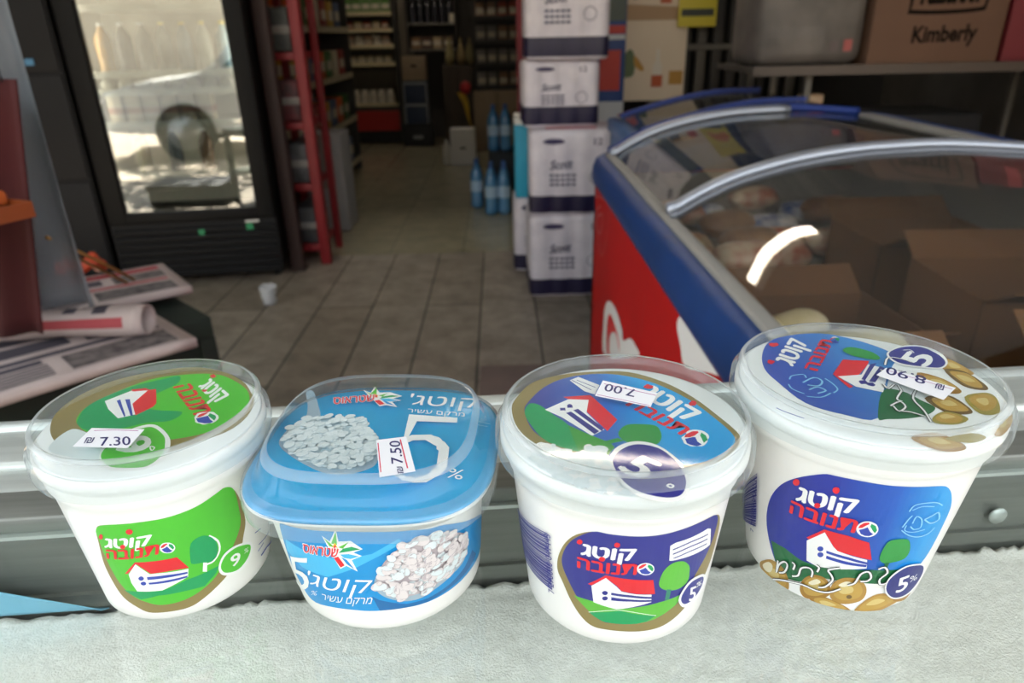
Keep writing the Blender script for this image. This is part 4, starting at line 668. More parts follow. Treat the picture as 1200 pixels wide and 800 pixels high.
# ---------------------------------------------------------------- the display counter
ct = thing('display_counter', 'display counter with a brushed aluminium rail and a glass top carrying four tubs', 'counter', (0.0, .2865, 0), R(3.5))
alu = M('brushed_aluminium', '#cfd6d3', .42, .55, hex2='#c2c9c6', scale=6, stretch=(1, 40, 40)); alu2 = M('anodised_grey', '#858883', .5, .45, hex2='#7a7d78', scale=9, stretch=(1, 30, 30))
b = B(); b.box(-.62, .52, -.44, .07, .0, .975, M('counter_enamel', '#d8d8d2', .45), .01); b.out('body', ct)
b = B()
b.box(-.62, .52, .002, .026, .976, 1.041, alu2, .0015); b.box(-.62, .52, .024, .05, 1.02, 1.0405, alu, .002); b.box(-.62, .52, .046, .088, .976, 1.044, alu, .004)
b.tube([(-.62, .088, 1.040), (.52, .088, 1.040)], .007, alu, 10)
b.out('rear_rail', ct)
b = B(); b.box(-.62, .52, -.0005, .004, .985, .9935, alu2); b.box(-.62, .52, -.001, .003, 1.0305, 1.0325, alu); b.out('rail_trim', ct)
b = B(); b.box(-.62, .52, -.44, -.41, .976, 1.041, alu, .003); b.box(-.62, -.59, -.41, .002, .976, 1.031, alu, .003); b.box(.49, .52, -.41, .002, .976, 1.031, alu, .003); b.out('front_frame', ct)
pane = clear('counter_glass', '#fcfefd', .0, ior=1.48)
b = B(); b.box(-.60, .50, -.41, .0015, 1.033, 1.0378, pane); b.out('glass_top', ct)
for sx in (.268, -.42):
    b = B(); b.lathe([(.0, .0), (.0042, .0002), (.005, .0012), (.005, .002)], alu, 16); b.lathe([(.0, -.0004), (.0016, -.0003), (.0018, .0004)], M('screw_slot', '#4a4d4c', .6), 10)
    o = b.out('screw', ct, loc=(sx, .0005, 1.004)); o.rotation_euler = (R(-90)+math.pi, 0, 0)
# towel under the glass
tw = M('white_terry_cloth', '#f6f5ef', .95, hex2='#ecebe4', scale=300, bump=.32, bscale=900)
def pile(u, v):
    x = -.585+1.07*u; y = -.40+.397*v
    return (x, y, .981+.0025*math.sin(7*x+3)*math.sin(9*y)+.0012*random.random()+.003*max(0, (v-.985)/.015)*random.random())
b = B(); b.grid(pile, 300, 130, tw); 
o = b.out('towel', solid=0); o.location = (0, .2865, 0); o.rotation_euler = (0, 0, R(3.5))
k = o.modifiers.new('thickness', 'SOLIDIFY'); k.thickness = .0035; k.offset = -1
tag(o, 'white fluffy terry towel spread under the counter glass', 'towel')
def reflection(u, v):
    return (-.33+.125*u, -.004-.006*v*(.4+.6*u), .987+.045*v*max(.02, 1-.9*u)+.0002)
b = B(); b.grid(reflection, 14, 8, M('reflection_blue', '#86c6e2', .6, hex2='#7cbcd9', scale=20)); o = b.out('reflection_sheet', solid=.0006); o.location = (0, .2865, 0); o.rotation_euler = (0, 0, R(3.5))  # sheet painted pale blue in place of a reflection on the rail
tag(o, 'sheet painted as pale blue slip under the glass against the rail, left of all tubs', 'paper')

# ---------------------------------------------------------------- red chest freezer with curved glass lids
ARC = [(.352, .903), (.385, .924), (.42, .943), (.472, .966), (.535, .985), (.605, 1.001), (.705, 1.015), (.80, 1.0205), (.876, 1.022), (.96, 1.018), (1.042, 1.012), (1.11, 1.006)]
ARC = spline(ARC, False, 3)
Y0, Y1 = .50, 2.29
fz = thing('chest_freezer', 'red chest freezer with a dark blue rim and curved sliding glass lids', 'freezer', (0, 0, 0))
fred = M('freezer_red', '#b90d12', .5, hex2='#ae0c11', scale=3, spec=.25); fblue = M('freezer_blue_rim', '#163a75', .45, hex2='#123366', scale=5, spec=.35); fgrey = M('freezer_grey_trim', '#8f8d88', .5); fin = M('freezer_liner', '#7c7a78', .6)
b = B(); b.box(.31, .335, Y0, Y1, .08, .83, fred); b.box(.31, 1.18, Y1-.03, Y1, .08, .83, fred); b.box(.31, 1.18, Y0, Y0+.03, .08, .83, fred); b.box(1.15, 1.18, Y0, Y1, .08, .83, fred)
b.box(.335, 1.15, Y0+.03, Y1-.03, .50, .53, fin); b.out('cabinet', fz)
b = B(); b.box(.336, .34, Y0+.03, Y1-.03, .53, .83, fin); b.box(1.145, 1.149, Y0+.03, Y1-.03, .53, .95, fin); b.box(.34, 1.145, Y1-.036, Y1-.031, .53, .83, fin); b.box(.34, 1.145, Y0+.031, Y0+.036, .53, .83, fin); b.out('inner_liner', fz)
b = B(); b.box(.33, 1.16, Y0+.03, Y1-.02, 0, .08, M('black_plinth', '#141414', .7)); b.out('plinth', fz)
def rimprof(t):  # rounded band section, local (out, z)
    return [(.0, .812), (.018, .816), (.024, .832), (.022, .862), (.012, .888), (-.006, .9), (-.024, .898), (-.03, .88), (-.028, .815)]
def rimpath():
    pts = []; r = .10
    def arc(cx, cy, a0, a1):
        return [((cx+r*math.cos(R(a0+(a1-a0)*i/6)), cy+r*math.sin(R(a0+(a1-a0)*i/6))), R(a0+(a1-a0)*i/6)) for i in range(7)]
    return arc(1.18-r, Y1-r, 0, 90)+arc(.31+r, Y1-r, 90, 180)+arc(.31+r, Y0+r, 180, 270)+arc(1.18-r, Y0+r, 270, 360)
b = B(); path = rimpath(); pf = rimprof(0); n = len(pf); vs = []
for (p, a) in path:
    lift = .108*max(0, (p[0]-.42)/.76)**.7
    vs += [(p[0]+q[0]*math.cos(a), p[1]+q[0]*math.sin(a), q[1]+(lift if q[1] > .85 else lift*.55)) for q in pf]
N_ = len(path); b.faces(vs, [[i*n+j, ((i+1) % N_)*n+j, ((i+1) % N_)*n+(j+1) % n, i*n+(j+1) % n] for i in range(N_) for j in range(n)], fblue, True); b.out('blue_rim', fz)
b = B(); b.box(.326, .356, Y0+.09, Y1-.09, .84, .905, fgrey, .006); b.box(1.10, 1.145, Y0+.09, Y1-.09, .95, 1.009, fgrey, .006); b.out('lid_track', fz)
gl = clear('freezer_glass', '#f1efeb', .03, '#b9c4cc', 1.3, .02)
for (ya, yb, dz, nm) in ((Y0+.08, 1.40, .004, 'lid'), (1.36, Y1-.07, -.006, 'lid')):
    b = B(); b.grid(lambda u, v: (ARC[round(u*(len(ARC)-1))][0], ya+(yb-ya)*v, ARC[round(u*(len(ARC)-1))][1]+dz), len(ARC)-1, 2, gl); b.out('glass_lid', fz, solid=.003, rim=False)
def bar(y, w, h, name, m, x1=9, dz=0):
    b = B(); pts = [p for p in ARC if p[0] <= x1]; vs = []
    pr_ = [(-w/2, -.004), (-w/2, h*.6), (-w*.3, h), (w*.3, h), (w/2, h*.6), (w/2, -.004)]
    for (x, z) in pts: vs += [(x-.012 if x < .36 else x, y+q[0], z+q[1]+dz) for q in pr_]
    nn = len(pr_); f = [[i*nn+j, (i+1)*nn+j, (i+1)*nn+(j+1) % nn, i*nn+(j+1) % nn] for i in range(len(pts)-1) for j in range(nn)] + [list(range(nn)), [(len(pts)-1)*nn+j for j in range(nn)]]
    b.faces(vs, f, m, True); return b.out(name, fz)
silver = M('silver_handle', '#a9b0bd', .34, .55)
bar(1.405, .030, .016, 'lid_handle', silver, dz=.006); bar(1.372, .016, .010, 'lid_edge', M('grey_edge', '#6d727c', .4, .4), dz=.002); bar(2.185, .045, .016, 'lid_handle', silver, .9); bar(2.225, .03, .016, 'lid_end_cap', M('royal_blue_plastic', '#17337c', .55))
FZ = [[it[0], it[1], *(it[2:3] if it[0] == 'stroke' else []), [[max(Y0*1000+8, min(Y1*1000-12, p[0])), max(330, min(806, p[1]))] for p in it[-1]]] for it in ART['fz']]
dec = lambda u, v, l: Vector((.3096-l*30, u/1000, v/1000))
artwork(FZ[:3], 'swirl_decal', fz, dec); artwork(FZ[3:4], 'swoosh_decal', fz, dec); artwork(FZ[4:7], 'emblem_decal', fz, dec); artwork(FZ[7:], 'scratch', fz, dec)
# frozen goods inside the freezer
def open_carton(name, x, y, z, sx, sy, sz, rz, hexc, label, group, tilt=0):
    t = thing(name, label, 'carton', (x, y, z), rz, group); t.rotation_euler = (tilt, 0, rz)
    m = M('carton_'+hexc, '#'+hexc, .8, hex2='#'+hexc, scale=6)
    b = B(); w = .004
    b.box(-sx/2, sx/2, -sy/2, -sy/2+w, 0, sz, m); b.box(-sx/2, sx/2, sy/2-w, sy/2, 0, sz, m); b.box(-sx/2, -sx/2+w, -sy/2, sy/2, 0, sz, m); b.box(sx/2-w, sx/2, -sy/2, sy/2, 0, sz, m); b.box(-sx/2, sx/2, -sy/2, sy/2, 0, w, m); b.out('tray', t)
    for s_, rx in ((-1, 1), (1, 1)):
        b = B(); b.box(-sx/2+.004, sx/2-.004, 0, .07, -.0015, .0015, m); o = b.out('flap', t, loc=(0, s_*sy/2, sz-.002)); o.rotation_euler = (R(35) if s_ > 0 else R(-25), 0, 0 if s_ > 0 else math.pi)
        if s_ < 0: o.rotation_euler = (R(30), 0, math.pi)
    return t
def pouch(x, y, z, sx, sy, sz, rz, hexc, hex2, label, group, ry=0):
    b = B(); m = M('wrap_'+hexc, '#'+hexc, .35, hex2='#'+hex2, scale=18, coat=.3)
    def fn(u, v):
        a = 2*math.pi*u; q = (2*v-1); th = math.sqrt(max(0, 1-q**4)); wv = 1+.05*math.sin(9*a+7*q)
        return (sx/2*q, sy/2*math.cos(a)*(.55+.45*th)*wv, sz/2*math.sin(a)*(th+.04))
    b.grid(fn, 20, 10, m, closeu=True); o = b.out('ice_cream_pack'); o.location = (x, y, z+sz/2); o.rotation_euler = (0, ry, rz)
    return tag(o, label, 'ice cream', group)
ci = 0
for (x, y, sx, sy, sz, rz, h) in [(.52, .78, .30, .20, .26, .05, '7c5a3c'), (.90, .76, .34, .20, .30, -.03, '82603f'), (.54, 1.13, .32, .22, .25, .05, '6f5036'), (.93, 1.14, .30, .24, .31, -.06, '7a583a'), (.955, 1.53, .30, .24, .29, .0, '735334')]:
    lab = ['open brown carton inside the red freezer, nearest its left front corner', 'open brown carton inside the red freezer under the near right glass', 'open brown carton in the red freezer beside the mirrored tube light', 'tall open brown carton against the right wall of the red freezer', 'open brown carton under the silver handle arching over the red freezer'][ci]
    open_carton('cardboard_tray', x, y, .532, sx, sy, sz, rz, h, lab, 'brown cartons in the red freezer'); ci += 1
rn = random.Random(5)
pk = [('b5432f', 'd9c9a8', 'red and cream ice cream bag in the red freezer behind the near silver handle'), ('6a4630', '8d6a48', 'brown wrapped ice cream pack in the red freezer'), ('c9bda8', 'a35b48', 'cream wrapped ice cream pack with red print in the red freezer'), ('2f4f8f', 'c8ccd6', 'blue and white ice cream pack at the far end of the red freezer')]
spots = [(.47, 1.42, 0, 0), (.55, 1.5, 2, .4), (.62, 1.42, 1, .8), (.47, 1.6, 0, 1.2), (.60, 1.62, 1, .2), (.70, 1.66, 2, .9), (.48, 1.76, 0, .5), (.60, 1.80, 1, 1.5), (.74, 1.80, 0, .3), (.88, 1.78, 2, .1), (.50, 1.93, 2, .2), (.64, 1.96, 3, .1), (.78, 1.95, 3, .5), (.93, 1.94, 1, .8), (.48, 2.08, 1, .7), (.62, 2.10, 3, .2), (.77, 2.10, 2, .4), (.93, 2.10, 3, .2), (1.03, 1.9, 0, .2)]
b = B(); b.box(.36, 1.12, 1.68, 2.22, .532, .69, M('wire_basket', '#9a9a98', .5, hex2='#8c8c8a', scale=4), .01); b.box(.38, .76, 1.34, 1.675, .532, .69, MATS['wire_basket'], .01); o = b.out('freezer_basket'); tag(o, 'pale storage basket block under the ice cream packs in the red freezer', 'basket')
for i, (x, y, c, rz) in enumerate(spots):
    pouch(x, y, .692+(.05 if i % 3 == 1 else 0), .145, .095, .07, rz*.3, pk[c][0], pk[c][1], pk[c][2], 'packs of kind %s in the red freezer' % ('red', 'brown', 'cream', 'blue')[c])
pouch(.44, .98, .795, .16, .07, .05, .6, 'd9cfa0', 'efe6c8', 'pale yellow ice cream pack beside the left wall of the red freezer', 'yellow packs near the freezer wall'); pouch(.50, .90, .80, .17, .08, .05, .1, 'd9cfa0', 'efe6c8', 'pale yellow ice cream pack lying on the cartons of the red freezer', 'yellow packs near the freezer wall')

# second freezer behind, all blue
f2 = thing('chest_freezer', 'blue chest freezer with royal blue arched handles behind the red freezer', 'freezer', (0, 0, 0))
bl = M('royal_blue_plastic', '#17337c', .55); b2_ = M('freezer_dull_blue', '#2c5b92', .45, hex2='#264f80', scale=6)
X0, X1, Ya, Yb = .50, 1.13, 2.42, 3.22
b = B(); b.box(X0, X0+.03, Ya, Yb, .06, .86, b2_); b.box(X0, X1, Yb-.03, Yb, .06, .86, b2_); b.box(X0, X1, Ya, Ya+.03, .06, .86, b2_); b.box(X1-.03, X1, Ya, Yb, .06, .86, b2_); b.box(X0, X1, Ya, Yb, .5, .53, fin); b.out('cabinet', f2)
b = B(); b.box(X0+.02, X1-.02, Ya+.02, Yb-.02, 0, .06, MATS['black_plinth']); b.out('plinth', f2)
b = B()
for (x0, x1, y0, y1) in ((X0-.015, X0+.04, Ya-.012, Yb+.012), (X1-.04, X1+.015, Ya-.012, Yb+.012), (X0+.04, X1-.04, Ya-.012, Ya+.04), (X0+.04, X1-.04, Yb-.04, Yb+.012)): b.box(x0, x1, y0, y1, .84, .90, b2_, .012)
b.out('rim', f2)
A2 = [(X0+.02+i*.049, .895+.115*math.sin(min(1.45, .15+i*.135))) for i in range(13)]
b = B(); b.grid(lambda u, v: (A2[round(u*12)][0], Ya+.02+(Yb-Ya-.04)*v, A2[round(u*12)][1]), 12, 2, gl); b.out('glass_lid', f2, solid=.003, rim=False)
for y in (2.62, 3.1):
    b = B(); vs = []
    for (x, z) in A2: vs += [(x, y-.013, z+.001), (x, y-.013, z+.013), (x, y+.013, z+.013), (x, y+.013, z+.001)]
    b.faces(vs, [[i*4+j, i*4+4+j, i*4+4+(j+1) % 4, i*4+(j+1) % 4] for i in range(12) for j in range(4)]+[[0, 1, 2, 3], [48, 49, 50, 51]], bl, False); b.out('lid_handle', f2)
for i in range(9):
    x = X0+.14+.165*(i % 3); y = 2.56+.23*(i//3)
    c = i % 3; pouch(x, y, .532+.20, .2, .15, .10, 1.57, ('c8c2ae', 'b56a48', '9db0bd')[c], ('e2dccb', 'd8b08a', 'dfe6ea')[c], ('cream', 'orange', 'pale grey')[c]+' ice cream pack in the blue freezer behind the red one', 'packs in the blue freezer, '+('cream', 'orange', 'pale grey')[c])
b = B(); b.box(X0+.05, X1-.05, Ya+.05, Yb-.05, .532, .73, MATS['wire_basket'], .01); tag(b.out('freezer_basket'), 'pale storage basket block under the packs in the blue freezer', 'basket')

# ---------------------------------------------------------------- paper roll packs stacked on the floor
pw = M('white_film_wrap', '#dcd6dd', .42, hex2='#cfc9d2', scale=14, bump=.35, bscale=22, coat=.2); band = M('dark_violet_band', '#1d1838', .4); gp = M('pack_print_grey', '#4d4e68', .5); dkp = M('pack_print_dark', '#3a3258', .5); pinkp = M('pack_print_red', '#c0717c', .5)
def pack(x, y, z, w, d, h, rz, label, nx=4, hard=True):
    t = thing('paper_roll_pack', label, 'paper roll pack', (x, y, z), rz, 'white paper roll packs stacked on the shop floor')
    def loop(k, sc, lift):
        pts = []; e = 4
        for s_ in range(nx*e): u = s_/(nx*e); pts.append((-w/2+w*u, -d/2-.010*abs(math.sin(math.pi*nx*u))*1))
        for s_ in range(3*e): u = s_/(3*e); pts.append((w/2+.010*abs(math.sin(math.pi*3*u)), -d/2+d*u))
        for s_ in range(nx*e): u = s_/(nx*e); pts.append((w/2-w*u, d/2+.010*abs(math.sin(math.pi*nx*u))))
        for s_ in range(3*e): u = s_/(3*e); pts.append((-w/2-.010*abs(math.sin(math.pi*3*u)), d/2-d*u))
        return [(p[0]*sc, p[1]*sc, lift) for p in pts]
    def skin(levels, m, name, caps=True):
        b = B(); vs = []; 
        for sc, lift in levels: vs += loop(0, sc, lift)
        n = len(vs)//len(levels); f = [[i*n+j, i*n+(j+1) % n, (i+1)*n+(j+1) % n, (i+1)*n+j] for i in range(len(levels)-1) for j in range(n)]
        if caps: f += [list(range(n))[::-1], [(len(levels)-1)*n+j for j in range(n)]]
        b.faces(vs, f, m, True); return b.out(name, t)
    skin([(.93, .0), (.985, .008), (1, .03), (1, h*.5), (1, h-.03), (.985, h-.01), (.93, h-.001)], pw, 'film_wrap')
    skin([(1.003, .014), (1.004, .016), (1.004, .094), (1.003, .096)], band, 'bottom_band', False)
    yf = -d/2-.0112
    b = B(); b.prism(spline([(-.36*w, h*.87), (-.30*w, h*.90), (-.16*w, h*.90), (-.10*w, h*.87), (-.16*w, h*.845), (-.30*w, h*.845)]), 'y', yf-.0006, yf-.0001, dkp); b.out('brand_mark', t)
    b = B(); b.text('Scott', gp, (-.28*w, yf-.0004, h*.55), (-.02*w, yf-.0004, h*.57), h*.105, (0, 0, 0), (.25, 0, 1), .02); b.out('lettering', t)
    b = B()
    for i in range(3):
        for q in range(5): b.box(-.28*w+q*.066*w, -.28*w+q*.066*w+.05*w, yf-.0006, yf-.0001, h*(.47-.055*i), h*(.495-.055*i), gp)
    b.out('text_block', t)
    b = B(); b.text('12', dkp, (.24*w, yf-.0004, h*.83), (.34*w, yf-.0004, h*.83), h*.075, (0, 0, 0), (0, 0, 1), .01); b.out('roll_count', t)
    ringp = [(.27*w+.075*w*math.cos(a*.3), h*.45+.075*w*math.sin(a*.3)) for a in range(22)]; b = B()
    for i in range(0, 21): b.tube([(ringp[i][0], yf-.0002, ringp[i][1]), (ringp[i+1][0], yf-.0002, ringp[i+1][1])], .0015, gp, 4)
    b.out('seal', t)
    if hard:
        b = B(); b.box(-.32*w, .28*w, -.40*d, -.16*d, h-.0012, h+.0006, pinkp); b.out('top_label', t)
    return t
pack(.345, 3.55, 0, .405, .35, .425, .02, 'white paper roll pack standing on the floor, bottom of the front stack')
pack(.352, 3.545, .427, .405, .35, .405, -.02, 'white paper roll pack, second from the floor, with pink print on its top')
pack(.292, 3.60, .834, .345, .30, .30, .03, 'smaller white paper roll pack, third from the floor in the front stack')
pack(.316, 3.57, 1.136, .37, .32, .42, 0, 'white paper roll pack on top of the front stack with a violet band', hard=False)
pack(.20, 3.93, 0, .25, .24, .42, .0, 'white paper roll pack half hidden on the floor behind the front stack', 2, False)
t = thing('carton', 'cyan carton with white top behind the front stack of roll packs', 'carton', (.205, 3.93, .422))
b = B(); b.box(-.125, .125, -.12, .12, 0, .385, M('cyan_carton', '#2da3c6', .5), .004); b.out('body', t); b = B(); b.box(-.127, .127, -.122, .122, .385, .425, M('white_carton', '#d8d6d0', .6), .004); b.out('cover', t)

# ---------------------------------------------------------------- water bottles in shrink-wrapped groups
wat = M('blue_pet_water', '#5c93be', .12, hex2='#477fae', scale=9, coat=.6); cap = M('blue_cap', '#24579a', .4); wl = M('water_label', '#a9c6dd', .4)
def bottle_proto(name, label, cat, group, h, r, body, capm, lab=None):
    t = thing(name, label, cat, (0, 0, 0), 0, group)
    b = B(); b.lathe([(r*.6, 0), (r*.95, .008*h/.3), (r, .03*h/.3), (r*.96, .3*h), (r, .33*h), (r, .6*h), (r*.93, .64*h), (r*.98, .70*h), (r*.6, .83*h), (r*.33, .9*h), (r*.3, .945*h)], body, 16); b.out('bottle_body', t)
    b = B(); b.lathe([(r*.36, .94*h), (r*.37, .945*h), (r*.37, .99*h), (r*.3, h)], capm, 12); b.out('cap', t)
    if lab: b = B(); b.lathe([(r*1.01, .36*h), (r*1.015, .37*h), (r*1.015, .58*h), (r*1.01, .59*h)], lab, 16, caps=False); b.out('label', t)
    return t
def place(proto, used, loc, label=None, rz=0, sc=1):
    o = copy_tree(proto) if used[0] else proto; used[0] = 1; o.location = loc; o.rotation_euler = (0, 0, rz); o.scale = (sc, sc, sc)
    if label: o['label'] = label
    return o
wp = bottle_proto('water_bottle', 'blue water bottle', 'bottle', 'blue water bottles on the shop floor', .36, .048, wat, cap, wl); us = [0]
for i in range(6): place(wp, us, (-.075+.097*(i % 2), 5.20+.1*(i//2), .0), 'blue water bottle in the floor group nearest the white roll packs', i)
for i in range(2): place(wp, us, (-.19, 5.44+.1*i, 0), 'blue water bottle on the floor left of the main water group', i)
b = B(); b.box(-.10, .13, 6.06, 6.42, 0, .33, M('dark_crate', '#2b3138', .7, hex2='#242a30', scale=7), .01); tag(b.out('crate'), 'dark crate carrying the rear water bottles behind the front group', 'crate')
for i in range(6): place(wp, us, (-.055+.105*(i % 2), 6.12+.11*(i//2), .331), 'blue water bottle in the rear group raised on a crate', i)
# ---------------------------------------------------------------- glass-door drinks fridge on the left
FR = thing('drinks_fridge', 'tall black drinks fridge whose glass door mirrors the sunny street', 'fridge', (-1.66, 3.69, 0), R(8))
blk = M('fridge_black', '#0c0c0d', .55, hex2='#090909', scale=5, spec=.2); blk2 = M('fridge_grille_black', '#141517', .6, spec=.25); shelfm = M('fridge_shelf', '#c9c6bd', .5); inn = M('fridge_liner', '#c4c0b6', .6)
W = .425
b = B(); b.box(-W, -W+.04, .06, .50, .10, 2.05, blk, .004); b.box(W-.04, W, .06, .50, .10, 2.05, blk, .004); b.box(-W, W, .06, .50, 2.0, 2.1, blk, .004); b.box(-W+.04, W-.04, .06, .48, .10, .38, blk); b.out('cabinet', FR)
b = B(); b.box(-W+.04, W-.04, .46, .50, .38, 2.0, inn); b.box(-W+.04, -W+.045, .09, .46, .38, 2.0, inn); b.box(W-.045, W-.04, .09, .46, .38, 2.0, inn); b.out('liner', FR)
b = B(); b.box(-W, -W+.095, .0, .055, .36, 2.06, blk, .006); b.box(W-.09, W, .0, .055, .36, 2.06, blk, .006); b.box(-W+.09, W-.085, .0, .055, .36, .415, blk, .006); b.box(-W+.09, W-.085, .0, .055, 1.96, 2.06, blk, .006); b.out('door_frame', FR)
b = B(); b.box(-W+.09, W-.085, .024, .030, .41, 1.965, clear('fridge_glass', '#e4eae6', .0, ior=1.5, rough=.02, boost=.22)); b.out('door_glass', FR)
b = B(); b.box(-W, W, .02, .06, .05, .355, blk2)
for i in range(7): b.box(-W+.012, W-.012, -.005, .03, .07+.039*i, .09+.039*i, blk2, .004)
b.out('grille', FR)
b = B(); b.box(.02, .05, -.0085, -.0055, .285, .315, M('green_sticker', '#1f8a5a', .5)); b.out('sticker', FR); b = B(); b.box(.27, .305, -.0085, -.0055, .30, .335, MATS['green_sticker']); b.out('sticker', FR); b = B(); b.box(.27, .34, -.0072, -.0056, .34, .352, M('white_tag', '#d8d8d4', .5)); b.out('name_tag', FR)
for x in (-.36, .36):
    b = B(); b.tube([(x, .12, .028), (x+.03, .12, .028)], .028, M('rubber_black', '#101010', .7), 14); b.box(x, x+.03, .1, .14, .03, .10, blk2); b.out('caster', FR)
for x in (-.366, .366): b = B(); b.tube([(x, .074, .45), (x, .074, 1.94)], .008, emit('fridge_tube', '#fff3e2', 11), 8); b.out('light_tube', FR)
SH = [.60, .857, 1.015, 1.10, 1.40, 1.70]
for z in SH: b = B(); b.box(-W+.046, W-.046, .09, .46, z-.012, z, shelfm); b.box(-W+.046, W-.046, .078, .09, z-.018, z+.014, shelfm, .003); b.out('shelf', FR)
def fr(x, y, z): v = FR.location + Matrix.Rotation(R(8), 3, 'Z') @ Vector((x, y, z)); return v
b = B(); b.lathe([(.02, 0), (.031, .003), (.033, .01), (.033, .105), (.027, .118), (.025, .12), (.02, .116)], M('can_silver', '#a9a59c', .35, .4), 18)
can = b.out('drink_can'); tag(can, 'silver drink can in the row on the fridge shelf behind the glass', 'can', 'drink cans on the fridge shelf')
for i in range(8):
    o = can if i == 0 else can.copy()
    if i: COL.objects.link(o)
    o.location = fr(-.30+.082*i, .10, 1.0485); o.rotation_euler = (R(-90), 0, R(8))
cols = [('b98a4a', 'amber'), ('4c4a52', 'dark'), ('6a6a6e', 'grey'), ('3d4a44', 'green black'), ('5f7486', 'blue grey'), ('8d8f86', 'pale'), ('7d98a8', 'light blue')]
for i, (h, nm) in enumerate(cols):
    p = bottle_proto('juice_bottle', nm+' drink bottle on the fridge shelf above the cans behind the glass', 'bottle', None, .235, .040, M('pet_'+h, '#'+h, .2, coat=.5), M('cap_yellow' if i > 2 else 'cap_white', '#e0c530' if i > 2 else '#dddddd', .4)); p.location = fr(-.29+.096*i, .15, 1.1005)
cr = None
for i in range(6):
    if i == 0:
        b = B(); b.box(-.036, .036, -.03, .03, 0, .142, M('carton_cream', '#b7aa94', .6, hex2='#a89a82', scale=9), .003); b.box(-.0365, .0365, -.0305, .0305, .05, .08, M('carton_tan', '#8b5b48', .6)); cr = b.out('juice_carton'); tag(cr, 'cream gable-top carton on the lower fridge shelf behind the glass', 'carton', 'cartons on the lower fridge shelf'); o = cr
    else: o = cr.copy(); COL.objects.link(o)
    o.location = fr(-.29+.088*i, .14, .8575)
for i in range(3):
    p = bottle_proto('soda_bottle', ('olive', 'slate', 'brown')[i]+' drink bottle on the lowest fridge shelf', 'bottle', None, .22, .036, M('pet_low%d' % i, ('#6a6a3a', '#55606a', '#6f5236')[i], .2, coat=.5), MATS['cap_white']); p.location = fr(-.22+.16*i, .16, .6005)
# dark cabinet beside the fridge, brown post, red rack
t = thing('steel_cabinet', 'dark grey panelled steel cabinet left of the glass-door fridge', 'cabinet', (-2.68, 3.68, 0), R(6))
dk = M('dark_steel', '#1d1d1f', .6, hex2='#19191b', scale=3, spec=.25)
b = B(); b.box(-.52, .52, 0, .5, .05, 2.2, dk, .005); b.out('body', t)
for i in range(4): b = B(); b.box(-.51, .51, -.012, 0, .06+.53*i, .575+.53*i, dk, .004); o = b.out('panel', t)
b = B(); b.box(.36, .40, -.02, -.011, 1.15, 1.18, M('blue_lock', '#4f88b0', .4)); b.out('lock', t)
b = B(); b.box(-.5, .5, .02, .48, 0, .05, MATS['rubber_black']); b.out('plinth', t)
t = thing('post', 'dark reddish brown post between the drinks fridge and the red rack', 'post', (-1.205, 3.93, 0))
b = B(); b.box(-.035, .035, -.03, .03, 0, 2.3, M('brown_paint', '#33201d', .65, hex2='#2b1b18', scale=5), .004); b.out('shaft', t); b = B(); b.box(-.045, .045, -.04, .04, 0, .02, MATS['brown_paint'], .003); b.out('foot_plate', t)
rk = thing('metal_rack', 'tall red metal rack standing right of the drinks fridge', 'rack', (-1.13, 4.05, 0))
redm = M('rack_red', '#84121a', .5, hex2='#741017', scale=5); 
for x in (-.12, .065): b = B(); b.box(x-.028, x+.028, -.03, .03, 0, 2.2, redm, .004); b.out('upright', rk)
for x in (-.12, .065): b = B(); b.box(x-.02, x+.02, .33, .37, 0, 2.2, redm, .004); b.out('rear_upright', rk)
for z in (.10, .46, .80, 1.16, 1.5, 1.95): b = B(); b.box(-.10, .04, -.02, .36, z-.02, z+.02, redm, .003); b.out('shelf', rk)
for i, (z, hx, nm) in enumerate([(.121, '3d3f42', 'charcoal'), (.481, '55575a', 'mid grey'), (.821, '6d2a30', 'maroon'), (1.181, '4a4f4c', 'greenish grey'), (1.521, '5a2226', 'dark red')]):
    b = B(); m = M('bale_'+hx, '#'+hx, .6, hex2='#'+hx[::-1] if 0 else '#2c2d2f', scale=11); b.box(-.09, .03, .0, .30, z, z+.22, m, .015); b.box(-.091, .031, -.001, .301, z+.09, z+.13, M('bale_label', '#7d7a76', .6), .001); tag(b.out('packet', loc=(-1.13, 4.05, 0)), nm+' boxed packet on a shelf of the red metal rack', 'packet')
# crumpled clear cup on the floor by the fridge
b = B(); rn = random.Random(2)
vsx = [[.03+.012*j/5+rn.uniform(-.006, .006) for k in range(14)] for j in range(6)]
b.grid(lambda u, v: (vsx[round(v*5)][round(u*14) % 14]*math.cos(2*math.pi*u), vsx[round(v*5)][round(u*14) % 14]*math.sin(2*math.pi*u), .002+.095*v+.004*math.sin(6*u*6.28)), 14, 5, clear('crumpled_plastic', '#eef2f4', .6, '#f0f2f4', 1.4, .1), closeu=True)
b.lathe([(.0005, .002), (.03, .002)], MATS['crumpled_plastic'], 14, caps=False); o = b.out('plastic_cup', solid=.001); o.location = (-1.205, 3.36, .001); tag(o, 'crumpled clear plastic cup on the floor at the foot of the fridge', 'cup')

